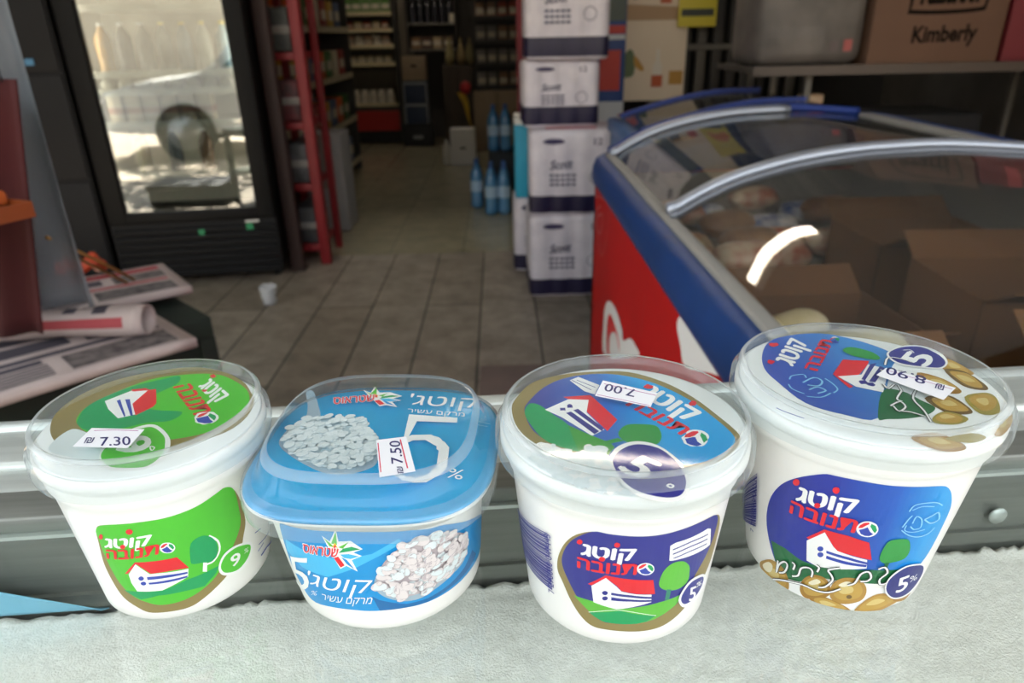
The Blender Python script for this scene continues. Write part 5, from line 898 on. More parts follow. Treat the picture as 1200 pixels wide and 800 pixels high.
# ---------------------------------------------------------------- newspapers, tray, banner, sheet at the far left
np_w = M('newsprint', '#c2b3af', .8, hex2='#b8a9a5', scale=12); np_i = M('newsprint_ink', '#4a4650', .8); np_r = M('newsprint_red', '#a8484e', .8); np_b = M('newsprint_blue', '#5d7396', .8); np_g = M('newsprint_photo', '#7d7472', .8, hex2='#4b4546', scale=40); np_y = M('newsprint_yellow', '#a99a4a', .8)
dkg = M('stand_green', '#16241c', .7, hex2='#101a15', scale=8)
st = thing('newspaper_stand', 'dark green stand carrying the newspapers at the left edge', 'stand', (-1.17, 1.58, 0), R(45))
b = B(); b.box(-.36, .36, -.22, .30, .54, .595, dkg, .006); b.out('top', st)
b = B(); b.box(-.34, .34, -.20, .28, .24, .27, dkg, .004); b.out('shelf', st)
b = B(); b.box(-.32, .32, -.195, -.185, .02, .54, dkg); b.out('front_panel', st); b = B(); b.box(.325, .335, -.18, .26, .02, .54, dkg); b.out('side_panel', st)
for x in (-.34, .34):
    for y in (-.20, .28): b = B(); b.box(x-.02, x+.02, y-.02, y+.02, 0, .54, dkg, .003); b.out('leg', st)
def newspaper(loc, rz, w, d, th, label, head, curl=0., mode=0):
    t = thing('newspaper', label, 'newspaper', loc, rz)
    b = B()
    def top(u, v):
        x = -w/2+w*u; y = -d/2+d*v; z = th
        return x, y, z
    def curlpt(u, v, k):
        x = -w/2+w*u; y = -d/2+d*v; z = th*k
        if curl and v > .55:
            a = (v-.55)/.45*math.pi*1.15; r = curl*(1-.12*k)
            y = -d/2+d*.55+r*math.sin(a)*1.2+.02*0; z = th*k+r*(1-math.cos(a))
        return (x, y, z+.004*math.sin(3*u+2*v))
    b.grid(lambda u, v: curlpt(u, v, 1), 10, 24, np_w); b.grid(lambda u, v: curlpt(u, v, 0), 10, 24, np_w)
    b.grid(lambda u, v: curlpt(u, 0, v), 10, 1, np_w); b.grid(lambda u, v: curlpt(0, u, v), 24, 1, np_w); b.grid(lambda u, v: curlpt(1, u, v), 24, 1, np_w); b.grid(lambda u, v: curlpt(u, 1, v), 10, 1, np_w)
    b.out('sheets', t, doubles=.0003)
    b = B(); lift = .0012
    def patch(u0, u1, v0, v1, m):
        b.grid(lambda u, v: tuple(Vector(curlpt(u0+(u1-u0)*u, v0+(v1-v0)*v, 1))+Vector((0, 0, lift if v0+(v1-v0)*v < .78 else -lift*0+lift))), 4, 6, m)
    patch(.06, .94, .40, .47, head); patch(.06, .45, .30, .37, np_i); patch(.52, .94, .06, .34, np_g)
    for i in range(5): patch(.06, .46, .25-.045*i, .272-.045*i, np_i)
    if not curl: patch(.05, .95, .80, .93, head); patch(.05, .6, .55, .74, np_i); patch(.66, .95, .52, .76, np_g)
    b.out('printing', t); return t
A45 = R(45)
newspaper((-1.02, 1.42, .596), A45, .52, .34, .022, 'flat folded newspaper at the front corner of the stand', np_i)
t = thing('newspaper', 'newspaper rolled into a loose white tube with blue print, lying on the flat one', 'newspaper', (-1.03, 1.50, .6185), R(3))
def roll(u, v, k=0): a = -1.2+u*2*math.pi*1.28; r = .036-.008*u-k+.003*math.sin(9*v); return (-.20+.40*v, r*math.cos(a)*1.15, .0365+r*math.sin(a))
b = B(); b.grid(roll, 40, 16, np_w); b.out('sheets', t, solid=.003)
b = B()
for (u0, u1, v0, v1, m) in ((.22, .44, .02, .42, np_b), (.30, .40, .55, .62, np_i), (.22, .34, .64, .70, np_i), (.26, .42, .72, .80, np_i), (.46, .54, .05, .9, np_r)): b.grid(lambda u, v: roll(u0+(u1-u0)*u, v0+(v1-v0)*v, -.0025), 8, 6, m)
b.out('printing', t)
newspaper((-1.12, 1.77, .6195), R(38), .46, .30, .02, 'newspaper with red headings at the back of the stand', np_r)
newspaper((-1.33, 1.68, .6425), R(50), .34, .24, .012, 'newspaper with yellow heading lying left at the back of the stand', np_y)
b = B(); pts = [(-1.20+.05*math.cos(a*.9)*(1+.3*math.sin(3*a)), 1.90+.045*math.sin(a*.9), .66+.012*math.sin(5*a)+.003*a) for a in [i*.35 for i in range(24)]]
b.tube(pts, .012, M('orange_wrap', '#d2502a', .4, hex2='#b83e20', scale=20), 7); tag(b.out('snack_wrapper'), 'crumpled orange wrapper behind the newspapers', 'wrapper')
ban = M('red_banner', '#420709', .85, hex2='#380608', scale=5)
b = B(); b.grid(lambda u, v: (-1.24+.35*u-.10*v, 1.38+.014*math.sin(22*u), .68+.51*(1-v)), 30, 12, ban); t = thing('banner', 'dark red cloth banner hanging at the left edge of the picture', 'banner', (0, 0, 0)); b.out('cloth', t, solid=.004)
for x in (-1.18, -.92): b = B(); b.tube([(x, 1.384, 1.185), (x, 1.39, 1.5)], .002, M('cord_black', '#1a1a1a', .7), 5); b.out('cord', t)
b = B(); b.tube([(-1.30, 1.40, 1.5), (-.80, 1.40, 1.5)], .01, M('rail_dark', '#2c2c2c', .5), 8); b.tube([(-1.28, 1.40, 1.5), (-1.28, 1.40, 3.0)], .006, MATS['rail_dark'], 8); b.tube([(-.84, 1.40, 1.5), (-.84, 1.40, 3.0)], .006, MATS['rail_dark'], 8); b.tube([(-.9, 1.40, 1.5), (-.9, 1.50, 1.5)], .006, MATS['rail_dark'], 8); tag(b.out('hanging_rail'), 'dark rail holding the red banner and clear sheet', 'rail')
b = B(); b.grid(lambda u, v: (-1.17+.22*u+.03*v*u+.010*math.sin(14*u+3*v), 1.50+.018*math.sin(16*u+2*v), 1.5-.80*v), 40, 24, clear('milky_sheet', '#d8dde2', .45, '#a8aeb4', 1.4, .2)); tag(b.out('plastic_sheet', solid=.001), 'milky plastic sheet hanging in front of the dark cabinet', 'plastic sheet')
t = thing('snack_tray', 'orange-edged wooden tray with wrapped snacks at the left edge', 'tray', (-1.048, 1.13, .965), R(65))
b = B(); b.box(-.24, .20, -.12, .12, 0, .012, M('tray_board', '#5f5748', .7, hex2='#514a3d', scale=8)); b.out('board', t)
b = B(); b.box(-.24, .20, -.124, -.12, -.004, .024, M('tray_orange', '#86401a', .5)); b.box(.20, .204, -.124, .12, -.004, .024, MATS['tray_orange']); b.out('lip', t)
b = B(); b.tube([(-.15, .06, -.01), (-.15, .06, -.965)], .014, MATS['rail_dark'], 10); b.lathe([(.09, -.965), (.09, -.957), (.015, -.952)], MATS['rail_dark'], 18, c=(-.15, .06, 0)); b.out('pedestal', t)
for i in range(3): b = B(); b.box(-.03, .03, -.05, .05, 0, .03, M('snack_%d' % i, ('#c9a23a', '#8a8270', '#b8592a')[i], .4), .01); o = b.out('snack_bar'); o.location = Vector((-1.048, 1.13, .9775))+Matrix.Rotation(R(65), 3, 'Z') @ Vector((.02+.075*i, -.02, 0)); o.rotation_euler = (0, 0, R(65)); tag(o, ('gold', 'grey', 'orange')[i]+' wrapped snack bar on the orange-edged tray', 'snack')
for i, (p, q) in enumerate([((-1.035, 1.345, .97), (-1.045, 1.86, .624)), ((-1.0, 1.5, .86), (-1.0, 1.80, .66))]):
    b = B(); b.tube([p, ((p[0]+q[0])/2, (p[1]+q[1])/2, (p[2]+q[2])/2+.003), q], .0042, M('stick_wood', '#a5783c', .6), 8); tag(b.out('wooden_stick'), ('longer tan wooden stick leaning down onto the newspapers', 'shorter tan wooden stick leaning behind the longer one')[i], 'stick')

# ---------------------------------------------------------------- left aisle, back of the shop
t = thing('carton', 'tall grey-white carton standing behind the red rack', 'carton', (-1.20, 4.95, 0))
b = B(); b.box(-.13, .13, -.16, .16, 0, .66, M('pale_grey_carton', '#8f8d8d', .7, hex2='#858383', scale=4), .006); b.out('body', t); b = B(); b.box(-.03, .03, -.161, .161, .30, .661, M('grey_tape', '#77716c', .5)); b.out('tape', t)
sf = thing('shelf_unit', 'tall aisle shelf with orange and green goods behind the red rack', 'shelf', (-1.75, 6.2, 0))
dks = M('shelf_dark', '#3a3733', .6, hex2='#34312d', scale=5); crm = M('shelf_cream', '#b5aa8e', .6)
b = B(); b.box(-.45, -.42, -.6, 1.2, 0, 2.1, dks); b.box(-.45, .30, 1.17, 1.2, 0, 2.1, dks); b.out('back_panel', sf)
for z in (.12, .52, .92, 1.32, 1.7): b = B(); b.box(-.42, .30, -.6, 1.17, z-.03, z, dks, .003); b.box(.30, .306, -.6, 1.17, z-.035, z+.015, crm); b.out('shelf', sf)
gc = ['c05a24', '3f6a34', 'c9bfa4', '8c2f28', 'b8923c', '4b5c7a']; gn = ['orange', 'green', 'cream', 'dark red', 'yellow', 'blue']
def boxy(h, sx, sy, sz, nm):
    b = B(); m = M('good_'+h, '#'+h, .5, hex2='#'+h, scale=10); b.box(-sx/2, sx/2, -sy/2, sy/2, 0, sz, m, .006); b.box(-sx*.4, sx*.4, -sy/2-.001, -sy/2, sz*.3, sz*.65, M('good_label', '#cfc6b2', .6)); b.box(sx/2, sx/2+.001, -sy*.4, sy*.4, sz*.3, sz*.65, MATS['good_label']); return b.out(nm)
protos = {}
def good(h, sx, sy, sz, nm, loc, label, cat, group, rz=0):
    k = (h, sx, sy, sz, nm)
    if k not in protos: protos[k] = o = boxy(h, sx, sy, sz, nm)
    else: o = protos[k].copy(); COL.objects.link(o)
    o.location = loc; o.rotation_euler = (0, 0, rz); return tag(o, label, cat, group)
for zi, z in enumerate((.12, .52, .92, 1.32)):
    for j in range(6):
        c = (j+zi*2) % 6; good(gc[c], .22, .2, .22, 'food_box', (-1.59, 5.75+.27*j, z+.0005), gn[c]+' food box on the aisle shelf behind the red rack', 'box', gn[c]+' boxes on the aisle shelf')
t = thing('dairy_cooler', 'open dairy cooler with cream shelf edges and a red base band at the back', 'cooler', (-1.56, 9.1, 0))
b = B(); b.box(-.36, -.31, 0, .5, 0, 2.1, dks); b.box(.31, .36, 0, .5, 0, 2.1, dks); b.box(-.36, .36, .46, .5, 0, 2.1, M('cooler_back', '#6f6a5c', .6)); b.box(-.36, .36, 0, .5, 2.05, 2.1, dks); b.out('casing', t)
b = B(); b.box(-.31, .31, -.01, .46, .02, .15, M('black_plinth', '#141414', .7)); b.out('plinth', t); b = B(); b.box(-.31, .31, -.02, .46, .16, .40, M('cooler_red', '#a8241c', .5)); b.out('base_band', t); b = B(); b.box(-.31, .31, -.012, .46, .40, .45, dks); b.out('kick', t)
b = B(); b.tube([(-.3, .05, 2.02), (.3, .05, 2.02)], .012, emit('cooler_tube', '#fff0d8', 5), 8); b.out('light_tube', t)
for z in (.47, .94, 1.14, 1.32, 1.50): b = B(); b.box(-.31, .31, .02, .45, z-.02, z, crm); b.box(-.31, .31, .012, .02, z-.025, z+.02, M('shelf_edge_cream', '#d8cba4', .6)); b.out('shelf', t)
for j in range(5):
    good('d9d2c0', .07, .07, .17, 'milk_carton', (-1.56-.22+.105*j, 9.22, .4705), 'white milk carton on the lowest shelf of the dairy cooler', 'carton', 'milk on the low cooler shelf')
    good('e0dccf', .06, .06, .11, 'yogurt_pot', (-1.56-.22+.105*j, 9.40, .4705), 'white pot at the rear of the lowest dairy cooler shelf', 'pot', 'pots on the low cooler shelf')
    good('c7b994', .08, .08, .09, 'cheese_pack', (-1.56-.23+.11*j, 9.22, .9405), 'tan cheese pack on the second shelf of the dairy cooler', 'cheese', 'cheese on the second cooler shelf')
    good(('d8b9a2', 'e6e0d2')[j % 2], .09, .08, .12, 'dessert_pot', (-1.56-.23+.11*j, 9.22, 1.1405), ('peach', 'white')[j % 2]+' dessert pot on the third shelf of the dairy cooler', 'pot', ('peach', 'white')[j % 2]+' pots on the third cooler shelf')
    good(('a8482c', 'c9b27a')[j % 2], .08, .08, .10, 'spread_tub', (-1.56-.23+.11*j, 9.22, 1.3205), ('rust', 'yellow')[j % 2]+' spread tub on the fourth shelf of the dairy cooler', 'tub', ('rust', 'yellow')[j % 2]+' tubs on the fourth cooler shelf')
    good('4f7a3a', .10, .08, .16, 'salad_box', (-1.56-.23+.115*j, 9.22, 1.5005), 'green box on the top shelf of the dairy cooler', 'box', 'green boxes on the top cooler shelf')
t = thing('pillar', 'grey-brown pillar beside the dairy cooler', 'pillar', (-1.135, 9.2, 0)); b = B(); b.box(-.05, .05, -.05, .3, 0, 2.9, M('pillar_paint', '#6e675a', .8, hex2='#635c50', scale=4), .006); b.out('shaft', t); b = B(); b.box(-.056, .056, -.056, .306, 0, .10, dks); b.out('base', t)
t = thing('wall_shelf', 'dark wall shelf with bottles above the stacked crates', 'shelf', (-.79, 9.1, 0))
b = B(); b.box(-.30, -.28, 0, .5, 0, 2.1, dks); b.box(.28, .30, 0, .5, 0, 2.1, dks); b.box(-.28, .28, .47, .5, 0, 2.1, dks); b.out('frame', t)
for z in (1.10, 1.385, 1.75): b = B(); b.box(-.28, .28, .0, .47, z-.025, z, M('shelf_grey', '#7d7a74', .6)); b.out('shelf', t)
bp_ = bottle_proto('dark_bottle', 'dark bottle on the upper board of the wall shelf', 'bottle', 'dark bottles on the wall shelf', .24, .035, M('dark_glass', '#3a3a42', .15, coat=.5), M('grey_cap', '#77777a', .4)); us2 = [0]
for i in range(6): place(bp_, us2, (-1.01+.088*i, 9.2, 1.3855))
for i in range(4): good(('8d6a4a', '5a4038', 'b09a78', '6d5a48')[i], .11, .12, .13, 'bread_bag', (-.99+.13*i, 9.22, 1.1005), ('tan', 'dark brown', 'beige', 'grey brown')[i]+' packet on the lower board of the wall shelf', 'packet', None)
good('cabfa6', .06, .12, .10, 'paper_packet', (-.49-.05, 9.15, 1.3855), 'cream paper packet at the right end of the upper wall shelf board', 'packet', None)
# crates and carton on a small rack
t = thing('carton', 'tan carton with a slot handle on top of the dark blue crates', 'carton', (-1.0, 8.92, .76)); tan = M('tan_carton', '#94826c', .8, hex2='#8a7963', scale=5)
b = B(); b.box(-.14, .14, -.12, .12, 0, .27, tan, .004); b.out('body', t); b = B(); b.box(-.035, .035, -.121, -.119, .15, .175, M('slot_dark', '#1c1712', .9)); b.out('handle_slot', t)
for i in range(2):
    t = thing('bottle_crate', ('upper', 'lower')[i]+' dark blue crate in the stack beside the dairy cooler', 'crate', (-1.0, 8.92, .515-.245*i)); b = B(); cb = M('crate_blue', '#26344f', .5)
    b.box(-.14, .14, -.12, -.105, 0, .24, cb, .003); b.box(-.14, .14, .105, .12, 0, .24, cb, .003); b.box(-.14, -.125, -.105, .105, 0, .24, cb); b.box(.125, .14, -.105, .105, 0, .24, cb); b.box(-.125, .125, -.105, .105, 0, .01, cb); b.out('body', t)
    b = B(); b.box(-.145, .145, -.126, -.119, .2, .225, M('crate_rim', '#8a8f92', .5)); b.box(-.145, -.125, -.126, -.119, .0, .2, MATS['crate_rim']); b.box(.125, .145, -.126, -.119, 0, .2, MATS['crate_rim']); b.out('rim', t)
t = thing('floor_scale', 'black box with a grey plate under the blue crates', 'box', (-1.0, 8.92, 0)); b = B(); b.box(-.18, .18, -.14, .14, 0, .268, M('matt_black', '#17171a', .6, hex2='#1d1d20', scale=6), .01); b.out('body', t); b = B(); b.box(-.06, .06, -.143, -.139, .09, .13, M('grey_plate', '#86888a', .4)); b.out('plate', t)
# brown cupboard with a pennant, sacks on it
t = thing('cupboard', 'dark brown cupboard at the back with the pennant on its front', 'cupboard', (-.46, 8.55, 0)); br_ = M('brown_wood', '#3d3023', .6, hex2='#33281d', scale=3, stretch=(8, 8, 1))
b = B(); b.box(-.17, .17, -.14, .2, .06, .93, br_, .004); b.out('body', t); b = B(); b.box(-.16, .16, -.13, .19, 0, .06, dks); b.out('plinth', t); b = B(); b.box(-.165, -.005, -.15, -.139, .08, .91, br_, .003); b.out('door', t); b = B(); b.box(.005, .165, -.15, -.139, .08, .91, br_, .003); b.out('door', t)
t = thing('pennant', 'yellow pennant with a red knot hanging on the brown cupboard', 'pennant', (-.375, 8.325, .70)); b = B(); b.lathe([(.01, -.07), (.05, -.05), (.065, 0), (.05, .05), (.01, .07)], M('pennant_red', '#b3262a', .5), 12); b.out('knot', t)
b = B(); b.grid(lambda u, v: (-.05+.12*v+.09*(u-.5)*(1-v)+.012*math.sin(6*v), .0+.012*math.sin(5*u), -.05-.40*v), 6, 12, M('pennant_yellow', '#c9a436', .6)); b.out('tail', t, solid=.004)
for i, (x, z, c, nm) in enumerate([(-.55, .9305, 'a39a6c', 'yellowish'), (-.42, .9305, '8e7a55', 'tan'), (-.32, .9305, '6f6a4a', 'olive')]):
    b = B(); b.lathe([(.02, 0), (.075, .01), (.085, .08), (.07, .17), (.03, .23), (.02, .25), (.035, .28), (.01, .29)], M('sack_'+c, '#'+c, .8, hex2='#7a6d4a', scale=12), 14); o = b.out('sack'); o.scale = (.6, .6, 1); o.location = (x, 8.55, z); tag(o, nm+' tied sack on top of the brown cupboard', 'sack')
# snack rack on tan boxes
t = thing('snack_rack', 'dark wire rack of small snack bags at the back right', 'rack', (.0, 8.45, .665)); wr = M('rack_wire', '#2a2826', .6)
b = B()
for x in (-.25, 0, .25):
    for y in (-.10, .10): b.box(x-.008, x+.008, y-.008, y+.008, 0, 1.35, wr)
b.box(-.25, .25, .09, .11, 0, 1.35, wr); b.out('frame', t)
for z in (.02, .26, .50, .74, .98): b = B(); b.box(-.25, .25, -.10, .10, z-.012, z, wr); b.box(-.25, .25, -.108, -.10, z-.012, z+.03, wr); b.out('shelf', t)
sc_ = ['7d7a78', '8a6a52', 'a04a34', 'b59a6a', '5d7a8c']; sn = ['grey', 'brown', 'red', 'gold', 'blue']
for zi, z in enumerate((.02, .26, .50, .74)):
    for j in range(4):
        c = (j//2+zi*2+(zi == 2)) % 5 if zi != 1 else 0; good(sc_[c], .10, .09, .17, 'snack_bag', (-.185+.122*j, 8.44, .665+z+.0005), sn[c]+' snack bag in the dark rack at the back right', 'snack', sn[c]+' snack bags in the dark rack')
t = thing('carton', 'wide tan carton under the snack rack', 'carton', (-.02, 8.45, 0)); b = B(); b.box(-.27, .27, -.16, .16, 0, .66, tan, .005); b.out('body', t); b = B(); b.box(-.03, .03, -.1612, .1612, .0, .6612, M('brown_tape', '#7c6a50', .5)); b.out('tape', t)
t = thing('carton', 'small white carton on the floor left of the tan carton', 'carton', (-.385, 7.5, 0)); b = B(); b.box(-.13, .13, -.10, .10, 0, .36, M('white_carton', '#d8d6d0', .6), .005); b.out('body', t); b = B(); b.box(-.03, .03, -.1015, -.099, .16, .18, MATS['slot_dark']); b.out('handle_slot', t)
jg = bottle_proto('white_jug', 'white plastic jug standing beside the small white carton', 'jug', None, .25, .042, M('white_jug_plastic', '#c9c8bc', .4), M('white_cap', '#d8d8d4', .4)); jg.location = (-.56, 7.45, 0)
t = thing('post', 'slim dark red post left of the roll pack stack', 'post', (.15, 4.75, 0)); b = B(); b.box(-.03, .03, -.03, .03, 0, 2.9, M('post_red', '#6d1420', .6), .004); b.out('shaft', t); b = B(); b.box(-.045, .045, -.045, .045, 0, .015, MATS['post_red'], .002); b.out('foot_plate', t)
# ---------------------------------------------------------------- right side: display panel, poster, gate, shelf
t = thing('standee', 'blue and red promotional panel with a large numeral one', 'panel', (.60, 3.98, 0)); b = B(); b.box(-.08, .08, 0, .03, .0, 1.75, M('panel_blue', '#24488c', .5, hex2='#1e3f7d', scale=3), .003); b.out('board', t)
b = B(); b.box(-.075, .075, -.002, 0, 1.30, 1.72, M('panel_grey', '#5c6660', .6)); b.box(-.075, .075, -.0025, -.0005, 1.24, 1.28, M('panel_red', '#c2382e', .5)); b.box(-.075, .075, -.0025, -.0005, 1.21, 1.235, M('panel_white', '#cfd2d4', .5)); b.text('1', MATS['panel_red'], (-.055, -.003, .97), (.055, -.003, .97), .19, (0, 0, 0), bold=.05); b.box(-.08, .08, -.002, 0, .80, .90, MATS['panel_white']); b.out('print', t)
po = thing('poster', 'cream food poster with jars and a bottle fixed above the blue freezer', 'poster', (.835, 4.0, .9)); pcream = M('poster_cream', '#ddcdb6', .7, hex2='#d5c4ac', scale=2)
b = B(); b.box(-.175, .175, 0, .012, 0, .95, pcream); b.out('sheet', po)
b = B(); y0 = -.0015
def pp(pts, m): b.prism(pts, 'y', y0, -.0001, m)
pg = M('poster_green', '#5c6b4a', .6); por = M('poster_orange', '#b4532c', .6); poc = M('poster_ochre', '#b5873a', .6); pwh = M('poster_white', '#d8d0c2', .6); pdk = M('poster_dark', '#4a453e', .6)
b.prism([(-.172, .40), (.172, .40), (.172, .46), (-.172, .48)], 'y', y0, -.0001, M('poster_band', '#a98a68', .6))
b.prism(spline([(-.13, .12), (-.10, .14), (-.10, .22), (-.12, .26), (-.145, .25), (-.165, .2), (-.16, .13)]), 'y', y0-.001, y0, pg); b.prism(spline([(-.1, .18), (-.06, .15), (-.05, .17), (-.10, .23)]), 'y', y0-.002, y0-.001, poc)
b.prism([(.0, .08), (.05, .08), (.05, .18), (.035, .2), (.035, .26), (.015, .26), (.015, .2), (0, .18)], 'y', y0-.001, y0, pwh); b.prism([(-.005, .07), (.055, .07), (.055, .13), (-.005, .13)], 'y', y0-.002, y0-.001, por); b.prism([(.09, .08), (.165, .08), (.165, .15), (.09, .15)], 'y', y0-.001, y0, poc)
b.prism([(-.12, .50), (-.03, .52), (-.05, .60), (-.14, .6)], 'y', y0-.001, y0, pdk); b.prism([(.02, .48), (.08, .48), (.08, .60), (.02, .60)], 'y', y0-.001, y0, por); b.prism([(-.15, .66), (.15, .66), (.15, .84), (-.15, .84)], 'y', y0-.001, y0, pwh); b.out('print', po)
t = thing('sign', 'yellow sign with dark lettering hanging on the gate', 'sign', (1.045, 3.96, 1.265)); b = B(); b.box(-.10, .10, 0, .008, 0, .42, M('sign_yellow', '#c9b838', .5), .002); b.out('board', t)
b = B(); b.box(-.085, .085, -.0015, 0, .05, .085, M('sign_ink', '#3c3f36', .6)); b.box(-.085, .085, -.0015, 0, .14, .165, MATS['sign_ink']); b.prism(spline([(-.06, .20), (.0, .22), (.07, .2), (.08, .26), (.02, .3), (-.05, .27)]), 'y', -.0015, -.0001, M('sign_orange', '#c27a2c', .5)); b.out('print', t)
g = thing('metal_gate', 'dark folding gate with pale steel rails behind the yellow sign', 'gate', (1.25, 4.06, 0)); gm = M('gate_steel', '#57534c', .5, .3, hex2='#4a4640', scale=6); gd = M('gate_dark', '#332f2b', .6, hex2='#2a2723', scale=6)
for i in range(11): b = B(); b.box(-.42+.085*i, -.37+.085*i, 0, .03, 0, 2.2, gd if i % 3 else gm, .003); b.out('slat', g)
for z in (.08, .80, 1.15, 1.7): b = B(); b.box(-.43, .53, -.03, -.005, z, z+.03, gm, .003); b.out('rail', g)
b = B(); b.box(.10, .145, -.075, -.03, 0, 2.2, gm, .004); b.out('post', g)
b = B(); b.box(.0, 1.5, 4.2, 4.24, 0, 2.4, M('back_shutter', '#1d1b19', .8)); o = b.out('shutter'); o.location = (.72, 0, 0); tag(o, 'dark closed shutter behind the folding gate', 'shutter')
t = thing('storage_shelf', 'steel-edged shelf board carrying the wrapped bundle and brown carton at right', 'shelf', (1.55, 2.92, 1.095)); b = B(); b.box(-.60, .85, -.17, .3, 0, .022, M('shelf_board', '#352e27', .75, hex2='#2e2822', scale=6), .003); b.out('board', t); b = B(); b.box(-.60, .85, -.178, -.17, -.008, .026, M('shelf_lip', '#443931', .5)); b.out('lip', t)
for x in (-.36, .7): b = B(); b.box(x-.012, x+.012, -.12, -.09, -1.095, 0, gm, .002); b.out('leg', t)
for x in (-.36, .7): b = B(); b.box(x-.012, x+.012, .24, .27, -1.095, 0, gm, .002); b.out('leg', t)
b = B(); b.box(-.20, .20, -.15, .2, 0, .36, M('grey_film', '#5c5651', .6, hex2='#4a4541', scale=9, bump=.8, bscale=14, coat=.1), .05); b.box(.07, .10, -.153, -.149, .05, .085, M('film_mark', '#4a3d3c', .5)); b.box(.12, .15, -.153, -.149, .05, .09, M('film_mark_red', '#8d3d3a', .5)); o = b.out('wrapped_bundle'); o.location = (1.165, 2.92, 1.1175); tag(o, 'grey film-wrapped bundle on the right shelf left of the brown carton', 'bundle')
t = thing('carton', 'brown carton with large dark printed lettering on the right shelf', 'carton', (1.62, 2.95, 1.1175)); bc = M('brown_carton', '#5c4231', .8, hex2='#553c2c', scale=4); bi = M('carton_ink', '#140e0a', .9, spec=.1)
b = B(); b.box(-.245, .245, -.19, .2, 0, .46, bc, .004); b.out('body', t)
b = B(); b.text('Kimberly', bi, (-.09, -.1912, .075), (.15, -.1912, .08), .055, (0, 0, 0), bold=.03)
ring = spline([(-.10, .17), (.13, .175), (.165, .21), (.17, .40), (-.11, .40), (-.12, .20)], True, 4); inner_ = [(p[0]*.93+.002, .285+(p[1]-.285)*.88) for p in ring]; nn = len(ring)
b.faces([(p[0], -.1912, p[1]) for p in ring]+[(p[0], -.1912, p[1]) for p in inner_], [[i, (i+1) % nn, nn+(i+1) % nn, nn+i] for i in range(nn)], bi)
b.text('ltzattl', bi, (-.085, -.1912, .205), (.13, -.1912, .21), .14, (0, 0, 0), bold=.02); b.out('printing', t)
b = B(); b.box(.245, .25, -.18, -.06, .01, .45, M('carton_shade_tape', '#a48a72', .6)); b.out('side_tape', t)
t = thing('carton', 'dark red carton beside the lettered brown carton at the right edge', 'carton', (2.04, 2.95, 1.1175)); b = B(); b.box(-.15, .15, -.18, .18, 0, .40, M('deep_red_carton', '#5e0f18', .7), .004); b.out('body', t); b = B(); b.box(-.03, .03, -.1815, .1815, .2, .4015, M('red_tape', '#a8484c', .5)); b.out('tape', t)
b = B(); b.box(-.05, .07, -.06, .0, 0, .05, M('lamp_orange', '#b0603a', .5), .012); b.box(-.04, .06, -.055, -.005, .05, .09, M('pale_pack', '#cdb79c', .5), .008); o = b.out('small_box'); o.location = (1.33, 3.15, .0); tag(o, 'small orange and cream box glimpsed under the right shelf', 'box')
o.location.z = .9
b = B(); b.box(-.3, .5, -.2, .2, 0, .9, M('shade_filler_black', '#141416', .7), .01); o2 = b.out('filler'); o2.location = (1.6, 3.3, 0); tag(o2, 'black locker block added as shade below the right shelf', 'filler')  # black block added where there is only shade below the shelf
# low stone sill block on the paving between the tubs
b = B(); b.box(-.10, .30, 2.18, 2.50, 0, .035, M('cardboard_mat', '#7d6d66', .9, hex2='#74655f', scale=10), .004); tag(b.out('cardboard_mat'), 'flat pinkish grey cardboard mat on the floor, glimpsed between two tubs', 'mat')

# ---------------------------------------------------------------- the street behind the camera, mirrored in the fridge door
car = thing('car', 'white parked car mirrored in the glass of the drinks fridge', 'car', (-.85, -1.75, 0), R(2))
wh = M('car_white', '#e8e8e6', .3, coat=.6); gls = M('car_window', '#22282c', .1, coat=.5)
prof = spline([(-2.1, .35), (-2.15, .62), (-1.9, .80), (-1.1, .92), (-.55, 1.36), (.1, 1.47), (.9, 1.42), (1.55, .98), (2.0, .90), (2.12, .6), (2.05, .34), (1.0, .28), (-1.0, .28)], True, 4)
b = B(); b.prism(prof, 'y', -.80, .80, wh); o = b.out('body', car); mv = o.modifiers.new('bevel', 'BEVEL'); mv.width = .07; mv.segments = 3; mv.limit_method = 'ANGLE'
for s_ in (-1, 1):
    b = B(); b.prism([(-.85, .98), (-.45, 1.32), (.1, 1.38), (.12, .98)], 'y', s_*.80, s_*.812, gls); b.prism([(.2, .98), (.18, 1.38), (.85, 1.33), (1.25, 1.0)], 'y', s_*.80, s_*.812, gls); b.out('side_windows', car)
for x in (-1.35, 1.35):
    for s_ in (-1, 1): b = B(); b.tube([(x, s_*.70, .30), (x, s_*.84, .30)], .31, MATS['rubber_black'], 24); b.tube([(x, s_*.84, .30), (x, s_*.85, .30)], .19, M('rim_steel', '#8a8c8e', .35, .6), 20); b.out('wheel', car)
for s_ in (-1, 1): b = B(); b.box(-2.14, -1.98, s_*.5-.14, s_*.5+.14, .62, .74, M('headlight', '#c8ccd0', .2), .02); b.out('headlight', car)
tr = thing('street_tree', 'leafy street tree shading the pavement behind the camera', 'tree', (-3.9, -1.3, 0)); b = B(); b.tube([(0, 0, -.1), (.05, .02, 1.4), (.0, .08, 2.8), (.12, .0, 3.6)], .14, M('bark', '#5a4a3a', .9, hex2='#4a3c2f', scale=12), 10, rr=[.19, .15, .12, .08])
for a in range(5): b.tube([(0, .05, 2.7), (.7*math.cos(a*1.26), .7*math.sin(a*1.26), 3.6), (1.5*math.cos(a*1.26), 1.5*math.sin(a*1.26), 4.2)], .05, MATS['bark'], 6)
b.out('trunk', tr); b = B(); rn = random.Random(9); lf = M('leaf_green', '#4f7a34', .6, hex2='#3f6a2c', scale=3)
